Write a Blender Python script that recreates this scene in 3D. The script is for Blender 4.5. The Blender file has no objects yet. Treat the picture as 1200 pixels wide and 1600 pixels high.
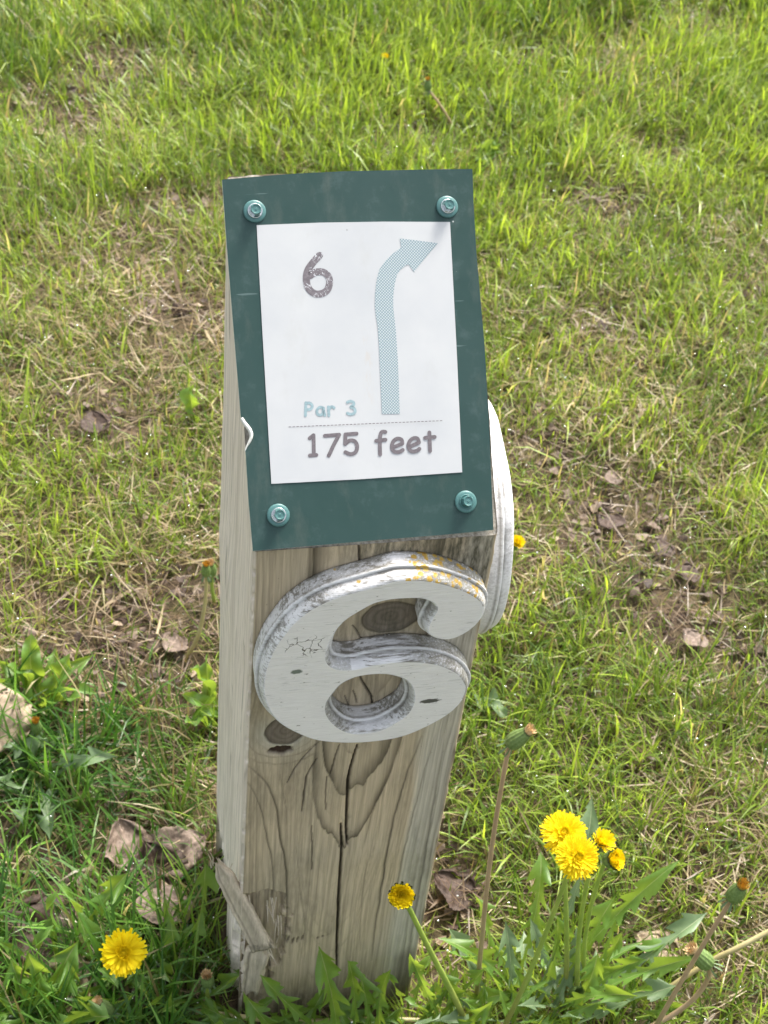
import bpy, bmesh, math, random
import numpy as np
from mathutils import Vector, Matrix
from mathutils.geometry import tessellate_polygon

# ---------------------------------------------------------------- camera, light, exposure
sc = bpy.context.scene
col = sc.collection
cam_d = bpy.data.cameras.new('camera')
cam = bpy.data.objects.new('camera', cam_d); col.objects.link(cam)
cam.matrix_world = Matrix(((0.9802091, 0.0642551, -0.1872467, -0.0860114),
                           (-0.1787956, 0.6933918, -0.6980258, -0.5876224),
                           (0.0849836, 0.7176901, 0.6911575, 1.1262769),
                           (0, 0, 0, 1)))
cam_d.sensor_fit = 'VERTICAL'; cam_d.sensor_height = 24.0; cam_d.lens = 2402.17 / 1600 * 24
cam_d.clip_start = 0.02; cam_d.clip_end = 1000
cam_d.dof.use_dof = True; cam_d.dof.focus_distance = 0.88; cam_d.dof.aperture_fstop = 16.0
sc.camera = cam
SUN_EL, SUN_AZ = 50.0, 38.0          # azimuth from +Y towards +X, degrees
world = bpy.data.worlds.new('World'); sc.world = world; world.use_nodes = True
wn = world.node_tree; wn.nodes.clear()
sky = wn.nodes.new('ShaderNodeTexSky'); sky.sky_type = 'NISHITA'; sky.sun_disc = False
sky.sun_elevation = math.radians(SUN_EL); sky.sun_rotation = math.radians(SUN_AZ)
sky.air_density = 1.0; sky.dust_density = 6.0; sky.ozone_density = 0.3
bg = wn.nodes.new('ShaderNodeBackground'); bg.inputs['Strength'].default_value = 0.15
wo = wn.nodes.new('ShaderNodeOutputWorld')
hs = wn.nodes.new('ShaderNodeHueSaturation'); hs.inputs['Saturation'].default_value = 0.40      # thin white cloud
wn.links.new(sky.outputs[0], hs.inputs['Color']); wn.links.new(hs.outputs[0], bg.inputs[0]); wn.links.new(bg.outputs[0], wo.inputs[0])
sun_d = bpy.data.lights.new('sun', 'SUN'); sun_d.energy = 2.05; sun_d.angle = math.radians(16)
sun_d.color = (1.0, 0.95, 0.86)
sun = bpy.data.objects.new('sun', sun_d); col.objects.link(sun)
sdir = Vector((math.sin(math.radians(SUN_AZ)) * math.cos(math.radians(SUN_EL)),
               math.cos(math.radians(SUN_AZ)) * math.cos(math.radians(SUN_EL)), math.sin(math.radians(SUN_EL))))
sun.rotation_euler = (-sdir).to_track_quat('-Z', 'Y').to_euler()
sun.location = (-1, 0, 3)
sc.view_settings.view_transform = 'Standard'; sc.view_settings.look = 'None'
sc.view_settings.exposure = 1.38; sc.view_settings.gamma = 1.0
sc.view_settings.use_curve_mapping = False
sc.render.engine = 'CYCLES'
sc.cycles.max_bounces = 6; sc.cycles.transmission_bounces = 4; sc.cycles.diffuse_bounces = 3

# ---------------------------------------------------------------- measured tables (mm on their planes, metres for plants)
PLATE = [[-2.72, 206.74], [12.64, 207.81], [34.23, 209.11], [66.94, 209.98], [103.74, 209.87], [140.37, 209.58], [139.5, 188.89], [138.97, 163.07], [139.2, 137.29], [139.51, 107.91], [138.98, 82.31], [138.46, 56.78], [137.28, 27.73], [136.45, 3.1], [106.3, 2.22], [73.32, 1.94], [44.38, 1.42], [-0.12, 0.59], [-0.58, 29.14], [-0.31, 53.13], [-0.44, 56.32], [1.16, 59.05], [2.94, 61.79], [3.31, 64.6], [2.3, 67.84], [-0.11, 71.16], [-1.6, 75.14], [-1.77, 92.87], [-2.06, 114.19], [-2.34, 135.56], [-2.69, 171.27]]
INSERT = [[14.63, 180.7], [50.23, 181.09], [86.69, 180.57], [124.79, 179.27], [122.83, 101.3], [120.76, 36.69], [61.32, 36.3], [12.64, 36.77], [13.6, 120.59]]
ARROW = [[94.99, 170.72], [105.48, 169.17], [116.73, 167.35], [109.74, 160.25], [101.66, 151.52], [99.02, 155.74], [97.51, 155.31], [93.9, 153.0], [91.68, 149.68], [90.09, 144.89], [88.75, 138.15], [88.27, 131.87], [88.56, 124.6], [88.78, 117.82], [88.69, 110.09], [88.63, 101.03], [87.46, 71.56], [77.29, 72.09], [78.15, 101.52], [78.46, 110.54], [78.52, 121.15], [77.98, 126.97], [77.82, 133.25], [78.6, 140.47], [79.84, 147.2], [81.92, 153.43], [85.98, 158.62], [91.2, 162.82], [95.34, 165.6]]
SIX = [[[48.55, 162.6], [46.29, 160.42], [43.68, 157.65], [41.69, 155.02], [40.51, 152.06], [40.21, 149.07], [40.44, 146.06], [41.74, 143.31], [44.01, 141.43], [46.37, 140.89], [49.43, 141.52], [51.66, 143.24], [52.93, 146.2], [53.13, 148.9], [52.25, 151.34], [49.97, 153.07], [47.29, 153.47], [44.53, 152.82], [42.33, 151.39]]]
PAR = [[[34.96, 80.55], [34.21, 73.4]], [[34.93, 80.16], [36.89, 80.29], [38.21, 79.22], [38.26, 77.82], [37.02, 76.81], [34.76, 76.61]], [[44.59, 77.03], [42.92, 77.66], [41.29, 76.74], [40.72, 75.22], [41.23, 73.64], [42.75, 73.25], [43.99, 74.12], [44.59, 77.03], [44.6, 75.02], [45.07, 72.98]], [[47.36, 77.59], [47.31, 72.7]], [[47.37, 75.65], [48.34, 77.15], [49.47, 77.63], [50.51, 76.88]]]
THREE = [[[58.23, 79.59], [59.91, 80.12], [61.67, 79.41], [61.72, 78.01], [59.91, 76.86], [61.44, 76.31], [62.27, 74.87], [61.69, 73.34], [59.6, 72.75], [57.77, 73.47]]]
ONE75 = [[[35.62, 60.65], [37.91, 62.22], [37.27, 51.29]], [[35.09, 51.11], [38.66, 51.21]], [[44.24, 61.56], [52.29, 61.74], [48.76, 56.2], [45.62, 50.5]], [[62.09, 61.82], [55.81, 61.7], [55.27, 56.45], [57.9, 58.17], [60.61, 57.71], [61.91, 55.07], [60.96, 51.79], [58.12, 50.55], [55.08, 51.81]]]
FEET = [[[78.48, 61.85], [76.68, 62.03], [75.52, 60.3], [74.85, 55.51], [74.55, 49.45]], [[72.92, 57.17], [78.16, 57.5]], [[81.76, 52.78], [87.62, 54.79], [87.31, 56.99], [85.06, 57.74], [82.75, 56.47], [81.61, 53.96], [81.97, 51.37], [83.7, 50.25], [86.1, 50.43], [87.58, 51.2]], [[91.42, 52.62], [97.17, 54.88], [96.54, 57.03], [94.58, 57.53], [92.26, 56.25], [91.04, 53.82], [91.47, 51.14], [93.21, 50.02], [95.63, 50.35], [97.13, 51.28]], [[103.56, 60.16], [103.16, 49.77]], [[100.86, 57.26], [106.4, 57.5]]]
DASH = [[24.35, 67.59], [112.05, 66.37]]
BOLTS = [[14.04, 188.45], [123.81, 187.96], [15.22, 19.25], [121.51, 19.94]]
CRACKS = [[1.5, [[72.1, 336.3], [69.9, 315.2], [68.9, 298.3], [69.6, 273.0], [72.3, 238.6], [73.9, 222.1]]], [1.6, [[67.2, 250.1], [69.4, 231.0], [70.8, 203.3], [71.4, 174.6], [72.5, 144.8], [73.9, 113.8], [75.5, 81.5], [76.9, 54.7]]], [0.5, [[46.3, 342.5], [39.0, 329.6], [32.4, 316.3], [28.6, 302.4]]], [0.6, [[46.5, 326.0], [40.9, 307.7], [39.6, 288.2], [39.4, 268.0]]], [0.4, [[47.3, 251.0], [50.2, 196.0]]], [0.35, [[54.3, 305.5], [55.8, 267.7]]], [0.5, [[60.3, 338.0], [56.4, 307.6]]], [0.9, [[69.1, 404.5], [71.3, 398.7], [75.1, 390.6], [77.4, 384.7], [78.9, 375.3]]], [0.5, [[65.5, 391.9], [67.3, 386.0], [69.2, 378.7]]], [0.35, [[60.4, 387.0], [63.4, 376.7]]], [0.5, [[60.7, 452.3], [63.7, 446.8], [65.8, 441.4], [67.3, 439.3]]], [0.9, [[59.1, 525.8], [60.7, 505.2]]]]
CREASE = [[1.3, 1.0, [[115.0, 344.5], [107.9, 290.0], [103.6, 230.7], [102.9, 140.8], [104.2, 60.5]]], [1.4, 1.0, [[-0.2, 326.5], [8.2, 315.1], [16.3, 299.8], [22.7, 272.6], [26.4, 239.1], [31.5, 200.9], [35.2, 135.9], [33.3, 70.0]]], [1.1, 0.8, [[0.2, 310.1], [5.6, 299.0], [11.1, 279.9], [16.5, 246.5], [21.9, 205.7], [25.3, 156.9]]], [0.9, 0.7, [[123.6, 343.3], [119.6, 285.5], [116.1, 222.8], [114.3, 169.7], [117.6, 105.2]]], [2.6, 0.75, [[131.1, 342.2], [130.7, 273.0], [131.8, 184.5], [132.6, 81.7], [132.0, 39.9]]], [1.6, 0.6, [[136.8, 341.3], [137.3, 271.9], [138.4, 195.3], [139.9, 116.9]]], [0.7, 0.5, [[92.5, 215.6], [89.2, 186.8], [89.3, 149.9], [93.8, 76.7]]], [0.7, 0.5, [[37.2, 231.5], [41.9, 184.1], [49.3, 120.0], [50.7, 72.8]]], [0.6, 0.45, [[0.5, 356.6], [2.1, 349.2], [3.7, 343.0]]], [1.0, 0.6, [[103.2, 339.0], [94.5, 297.4], [88.4, 255.8], [84.9, 217.0]]], [0.6, 0.5, [[22.7, 314.1], [29.1, 271.5], [32.5, 226.7]]]]
DIG = [[93.5, 493.4], [96.7, 492.3], [101.0, 489.7], [103.9, 486.5], [105.1, 482.8], [104.6, 479.9], [103.0, 475.0], [101.7, 470.1], [101.3, 466.4], [102.2, 462.5], [105.5, 458.8], [110.9, 456.1], [115.9, 455.8], [120.9, 458.1], [125.5, 462.0], [129.0, 466.9], [131.5, 473.2], [131.7, 479.0], [130.8, 483.5], [128.3, 487.4], [123.7, 491.8], [118.2, 496.0], [111.3, 499.9], [103.4, 503.9], [94.8, 506.6], [85.9, 507.9], [78.6, 508.3], [71.5, 506.3], [66.1, 504.8], [57.3, 502.1], [47.3, 499.1], [39.8, 495.6], [32.4, 490.6], [26.1, 484.5], [21.2, 478.2], [17.9, 471.7], [13.1, 461.5], [9.8, 450.7], [7.8, 440.5], [7.2, 429.8], [8.1, 416.8], [12.0, 403.0], [18.8, 390.6], [28.6, 380.3], [42.1, 370.7], [59.9, 365.5], [77.7, 364.1], [95.3, 366.6], [111.0, 375.2], [123.2, 386.1], [129.2, 397.8], [130.6, 408.0], [128.3, 414.7], [123.8, 422.2], [116.8, 428.4], [109.2, 432.9], [100.2, 436.0], [90.5, 437.6], [81.8, 438.1], [69.8, 436.8], [61.4, 434.7], [52.8, 435.2], [45.7, 438.7], [42.4, 444.3], [41.6, 450.8], [42.4, 458.4], [44.2, 466.0], [46.9, 473.1], [51.6, 480.1], [58.5, 486.1], [66.5, 491.7], [75.1, 494.1], [84.6, 494.3]]
HOLE = [[47.3, 413.4], [51.9, 422.1], [58.5, 427.2], [65.2, 429.2], [73.0, 429.5], [80.9, 428.3], [87.3, 425.4], [92.8, 421.5], [97.0, 414.9], [99.3, 406.3], [99.7, 398.1], [97.1, 388.6], [92.2, 382.4], [83.8, 375.6], [75.0, 372.8], [64.1, 373.1], [54.8, 379.1], [47.9, 388.7], [44.8, 397.3], [44.6, 405.8]]
ROSETTES = {
 'A': [([0.212, -0.03, 0.0], [0.247, 0.055, 0.1], 30, 1), ([0.224, -0.037, 0.0], [0.284, 0.069, 0.15], 26, 1), ([0.239, -0.028, 0.0], [0.352, 0.027, 0.11], 30, 1), ([0.244, -0.031, 0.0], [0.372, -0.004, 0.08], 32, 1), ([0.195, -0.025, 0.0], [0.187, 0.031, 0.09], 22, 1), ([0.255, -0.047, 0.0], [0.278, -0.022, 0.07], 30, 1), ([0.231, -0.038, 0.0], [0.248, 0.003, 0.09], 28, 1), ([0.216, -0.036, 0.0], [0.21, 0.009, 0.08], 26, 1), ([0.257, -0.041, 0.0], [0.318, -0.027, 0.06], 26, 1), ([0.203, -0.034, 0.0], [0.169, 0.021, 0.06], 24, 1), ([0.241, -0.039, 0.0], [0.295, 0.008, 0.1], 26, 1)],
 'B': [([0.1, -0.055, 0], [0.088, -0.022, 0.088], 26, 1), ([0.09, -0.06, 0], [0.063, -0.022, 0.068], 30, 1), ([0.165, -0.045, 0], [0.125, -0.022, 0.105], 20, 1), ([0.075, -0.058, 0], [0.053, -0.032, 0.148], 36, 1), ([0.085, -0.055, 0], [0.076, -0.03, 0.12], 24, 1), ([0.085, -0.05, 0], [0.014, -0.022, 0.1], 26, 1), ([0.17, -0.04, 0], [0.15, -0.02, 0.07], 22, 1), ([0.06, -0.05, 0], [0.03, -0.025, 0.05], 24, 1), ([0.05, -0.04, 0], [0.002, -0.02, 0.075], 26, 1), ([0.11, -0.055, 0], [0.112, -0.024, 0.088], 26, 1), ([0.12, -0.06, 0], [0.15, -0.045, 0.04], 26, 1), ([0.07, -0.06, 0], [0.1, -0.05, 0.05], 24, 1), ([0.03, -0.045, 0], [-0.02, -0.03, 0.05], 24, 1), ([0.16, -0.05, 0], [0.19, -0.045, 0.06], 24, 1)],
 'C': [([-0.151, 0.004, 0.0], [-0.167, 0.043, 0.05], 26, 1), ([-0.146, 0.003, 0.0], [-0.125, 0.037, 0.05], 24, 1), ([-0.155, 0.015, 0.0], [-0.181, 0.018, 0.04], 24, 1), ([-0.137, 0.002, 0.0], [-0.094, 0.006, 0.04], 26, 1), ([-0.141, 0.008, 0.0], [-0.147, 0.024, 0.05], 26, 1)],
 'D': [([-0.106, 0.024, 0.0], [-0.129, 0.099, 0.06], 30, 1), ([-0.101, 0.029, 0.0], [-0.072, 0.047, 0.04], 26, 1)],
 'E': [([-0.037, 0.021, 0.0], [-0.014, 0.099, 0.07], 24, 1), ([-0.042, 0.027, 0.0], [-0.048, 0.077, 0.06], 22, 1), ([-0.047, 0.022, 0.0], [-0.083, 0.027, 0.03], 24, 1), ([-0.033, 0.014, 0.0], [0.01, 0.017, 0.035], 24, 1), ([-0.043, 0.01, 0.0], [-0.055, 0.034, 0.04], 24, 1)],
 'F': [([-0.162, 0.26, 0.0], [-0.137, 0.168, 0.02], 24, 1), ([-0.159, 0.252, 0.0], [-0.164, 0.254, 0.04], 20, 0), ([-0.162, 0.249, 0.0], [-0.141, 0.254, 0.05], 18, 0)],
 'G': [([0.494, 1.23, 0.0], [0.47, 1.233, 0.03], 26, 0), ([0.495, 1.228, 0.0], [0.499, 1.242, 0.03], 28, 0), ([0.49, 1.225, 0.0], [0.465, 1.206, 0.02], 24, 0)],
 'H': [([0.254, 0.305, 0.0], [0.278, 0.25, 0.02], 20, 0)],
 'I': [([0.037, 0.716, 0.0], [0.036, 0.719, 0.05], 20, 0)],
 'J': [([-0.144, 0.33, 0.0], [-0.168, 0.336, 0.05], 20, 0), ([-0.144, 0.33, 0.0], [-0.145, 0.363, 0.06], 22, 0), ([-0.138, 0.329, 0.0], [-0.112, 0.345, 0.05], 20, 0), ([-0.144, 0.326, 0.0], [-0.103, 0.308, 0.03], 20, 0), ([-0.15, 0.331, 0.0], [-0.159, 0.315, 0.03], 20, 0)],
 'K': [([0.02, 0.296, 0.0], [-0.016, 0.294, 0.04], 16, 0), ([0.02, 0.304, 0.0], [-0.006, 0.306, 0.06], 16, 0), ([0.017, 0.3, 0.0], [0.011, 0.332, 0.05], 14, 0), ([0.017, 0.297, 0.0], [-0.015, 0.269, 0.03], 16, 0)],
}

RNG = np.random.default_rng(6)
random.seed(6)
W, D, H, L = 0.14, 0.15439, 0.52, 0.14265     # post width, depth, front height, rise of the slanted cut
AL = math.atan2(L, D)

# ---------------------------------------------------------------- helpers
def tag(o, label=None, cat=None, group=None, kind=None):
    if label: o['label'] = label
    if cat: o['category'] = cat
    if group: o['group'] = group
    if kind: o['kind'] = kind
    return o

def mesh_np(name, V, F, smooth=True, attrs=None, cols=None, mats=(), matidx=None):
    """V (n,3); F (m,3) or (m,4) int; cols = {name: (n,4)} point colours"""
    me = bpy.data.meshes.new(name)
    V = np.ascontiguousarray(V, dtype=np.float32); F = np.ascontiguousarray(F, dtype=np.int32)
    k = F.shape[1]
    me.vertices.add(len(V)); me.vertices.foreach_set('co', V.ravel())
    me.loops.add(F.size); me.loops.foreach_set('vertex_index', F.ravel())
    me.polygons.add(len(F)); me.polygons.foreach_set('loop_start', np.arange(0, F.size, k, dtype=np.int32))
    me.polygons.foreach_set('loop_total', np.full(len(F), k, dtype=np.int32))
    for m in mats: me.materials.append(m)
    if matidx is not None: me.polygons.foreach_set('material_index', np.asarray(matidx, dtype=np.int32))
    me.update(calc_edges=True)
    me.polygons.foreach_set('use_smooth', np.full(len(F), smooth, dtype=bool))
    if cols:
        for n, c in cols.items():
            a = me.color_attributes.new(name=n, type='FLOAT_COLOR', domain='POINT')
            a.data.foreach_set('color', np.ascontiguousarray(c, dtype=np.float32).ravel())
    return me

def obj(name, me, parent=None, mat=None):
    o = bpy.data.objects.new(name, me); col.objects.link(o)
    if mat is not None: me.materials.append(mat)
    if parent is not None: o.parent = parent
    return o

def empty(name, loc=(0, 0, 0), rot=None):
    o = bpy.data.objects.new(name, None); col.objects.link(o); o.location = loc
    o.empty_display_size = 0.02
    if rot: o.rotation_euler = rot
    return o

def bm_obj(name, bm, parent=None, mat=None, smooth=False):
    bmesh.ops.recalc_face_normals(bm, faces=bm.faces)
    me = bpy.data.meshes.new(name); bm.to_mesh(me); bm.free()
    for p in me.polygons: p.use_smooth = smooth
    return obj(name, me, parent, mat)

def grid_faces(nr, nc, wrap=False):
    r = np.arange(nr - 1)[:, None]; c = np.arange(nc if wrap else nc - 1)[None, :]
    c2 = (c + 1) % nc
    a = r * nc + c; b = r * nc + c2; d = (r + 1) * nc + c; e = (r + 1) * nc + c2
    return np.stack([a, b, e, d], -1).reshape(-1, 4)

def _h(ix, iy, s):
    n = (ix * 374761393 + iy * 668265263 + s * 1442695041) & 0x7fffffff
    n = ((n ^ (n >> 13)) * 1274126177) & 0x7fffffff
    return ((n ^ (n >> 16)) & 0xffff) / 65535.0

def noise2(x, y, s=0):
    x = np.asarray(x, float); y = np.asarray(y, float)
    ix = np.floor(x).astype(np.int64); iy = np.floor(y).astype(np.int64)
    fx = x - ix; fy = y - iy; fx = fx * fx * (3 - 2 * fx); fy = fy * fy * (3 - 2 * fy)
    return ((_h(ix, iy, s) * (1 - fx) + _h(ix + 1, iy, s) * fx) * (1 - fy) +
            (_h(ix, iy + 1, s) * (1 - fx) + _h(ix + 1, iy + 1, s) * fx) * fy)

def fbm(x, y, s=0, o=4):
    t = 0; a = 0.5; k = 1.0
    for i in range(o):
        t = t + a * noise2(x * k, y * k, s + i * 17); a *= 0.5; k *= 2.03
    return t / (1 - 0.5 ** o)

def smooth01(x, a, b):
    t = np.clip((x - a) / (b - a), 0, 1); return t * t * (3 - 2 * t)

def tube(pts, radii, seg=8, squash=None):
    """numpy swept tube; returns V, F(quads)"""
    P = np.array(pts, float); n = len(P); T = np.gradient(P, axis=0); T /= np.linalg.norm(T, axis=1)[:, None]
    up = np.array([0.3, 0.9, 0.1]); V = []
    for i in range(n):
        a = np.cross(T[i], up); a /= np.linalg.norm(a); b = np.cross(T[i], a)
        for j in range(seg):
            t = 2 * math.pi * j / seg
            V.append(P[i] + radii[i] * (math.cos(t) * a + math.sin(t) * b))
    return np.array(V), grid_faces(n, seg, wrap=True)

def bez(p0, p1, p2, n):
    t = np.linspace(0, 1, n)[:, None]
    return (1 - t) ** 2 * np.array(p0) + 2 * t * (1 - t) * np.array(p1) + t * t * np.array(p2)

class NT:
    def __init__(s, name):
        s.m = bpy.data.materials.new(name); s.m.use_nodes = True; s.t = s.m.node_tree
        s.t.nodes.clear(); s.out = s.n('ShaderNodeOutputMaterial')
    def n(s, ty, **kw):
        o = s.t.nodes.new(ty)
        for k, v in kw.items(): setattr(o, k, v)
        return o
    def l(s, a, b): s.t.links.new(a, b)
    def bsdf(s, rough=0.8, spec=0.3, colr=None):
        b = s.n('ShaderNodeBsdfPrincipled'); b.inputs['Roughness'].default_value = rough
        b.inputs['Specular IOR Level'].default_value = spec
        if colr: b.inputs['Base Color'].default_value = (*colr, 1)
        s.l(b.outputs[0], s.out.inputs[0]); return b
    def mix(s, fac, a, b, blend='MIX'):
        m = s.n('ShaderNodeMix', data_type='RGBA', blend_type=blend)
        for sock, v in ((m.inputs['Factor'], fac), (m.inputs['A'], a), (m.inputs['B'], b)):
            if isinstance(v, (int, float)): sock.default_value = v
            elif isinstance(v, tuple): sock.default_value = (*v, 1) if len(v) == 3 else v
            else: s.l(v, sock)
        return m.outputs['Result']
    def math(s, op, a, b=None, clamp=False):
        m = s.n('ShaderNodeMath', operation=op, use_clamp=clamp)
        for sock, v in zip(m.inputs, (a, b)):
            if v is None: continue
            if isinstance(v, (int, float)): sock.default_value = v
            else: s.l(v, sock)
        return m.outputs[0]
    def mapr(s, v, a, b, c=0.0, d=1.0):
        m = s.n('ShaderNodeMapRange'); s.l(v, m.inputs[0])
        for i, x in enumerate((a, b, c, d)): m.inputs[i + 1].default_value = x
        return m.outputs[0]
    def coords(s, scale=(1, 1, 1), loc=(0, 0, 0), rot=(0, 0, 0), src='Object'):
        c = s.n('ShaderNodeTexCoord'); m = s.n('ShaderNodeMapping')
        m.inputs['Scale'].default_value = scale; m.inputs['Location'].default_value = loc
        m.inputs['Rotation'].default_value = rot
        s.l(c.outputs[src], m.inputs[0]); return m.outputs[0]
    def noise(s, vec, scale, detail=3, rough=0.5, dist=0.0):
        n = s.n('ShaderNodeTexNoise'); s.l(vec, n.inputs['Vector']); n.inputs['Scale'].default_value = scale
        n.inputs['Detail'].default_value = detail; n.inputs['Roughness'].default_value = rough
        n.inputs['Distortion'].default_value = dist
        return n.outputs[0]
    def attr(s, name):
        a = s.n('ShaderNodeAttribute', attribute_name=name); return a
    def sep(s, c):
        x = s.n('ShaderNodeSeparateColor'); s.l(c, x.inputs[0]); return x.outputs
    def bump(s, h, strength, dist, b):
        n = s.n('ShaderNodeBump'); n.inputs['Strength'].default_value = strength
        n.inputs['Distance'].default_value = dist; s.l(h, n.inputs['Height']); s.l(n.outputs[0], b.inputs['Normal'])

# ---------------------------------------------------------------- materials
def mat_wood():
    k = NT('weathered_wood'); b = k.bsdf(0.85, 0.2)
    a = k.attr('wd'); r, kn, cr = k.sep(a.outputs['Color'])[:3]; dirt = a.outputs['Alpha']
    a2 = k.attr('wd2'); bl, hole, halo = k.sep(a2.outputs['Color'])[:3]; top = a2.outputs['Alpha']
    fine = k.noise(k.coords((900, 900, 22)), 1.0, 4, 0.65)
    fine2 = k.noise(k.coords((320, 320, 12)), 1.0, 3, 0.6)
    blotch = k.noise(k.coords((14, 14, 6)), 1.0, 4, 0.6)
    c = k.mix(k.mapr(blotch, 0.38, 0.66), (0.62, 0.51, 0.355), (0.50, 0.43, 0.315))
    c = k.mix(halo, c, (0.64, 0.61, 0.52))
    c = k.mix(r, c, (0.060, 0.048, 0.031))
    cb = k.mix(r, (0.88, 0.79, 0.69), (0.52, 0.455, 0.385))
    c = k.mix(bl, c, cb)
    c = k.mix(kn, c, k.mix(r, (0.22, 0.185, 0.15), (0.09, 0.072, 0.057)))
    c = k.mix(hole, c, (0.045, 0.028, 0.020))
    c = k.mix(k.math('MULTIPLY', dirt, k.mapr(k.noise(k.coords((260, 260, 60)), 1.0, 4, 0.7), 0.30, 0.62)), c, (0.085, 0.08, 0.055))
    c = k.mix(k.math('MULTIPLY', cr, 0.93), c, (0.012, 0.009, 0.006))
    g = k.mapr(fine, 0.25, 0.75, 0.80, 1.17); g2 = k.mapr(fine2, 0.3, 0.7, 0.90, 1.08)
    gm = k.n('ShaderNodeCombineColor'); gg = k.math('MULTIPLY', g, g2)
    for i in range(3): k.l(gg, gm.inputs[i])
    c = k.mix(1.0, c, gm.outputs[0], 'MULTIPLY')
    speck = k.noise(k.coords((500, 500, 500)), 1.0, 2, 0.7)
    c = k.mix(k.math('MULTIPLY', k.mapr(speck, 0.68, 0.78), 0.5), c, (0.07, 0.065, 0.05))
    c = k.mix(top, c, k.mix(k.mapr(speck, 0.35, 0.65), (0.52, 0.49, 0.43), (0.22, 0.20, 0.17)))
    k.l(c, b.inputs['Base Color'])
    hgt = k.math('ADD', fine, k.math('MULTIPLY', fine2, 1.5))
    k.bump(hgt, 0.55, 0.0006, b); return k.m

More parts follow.
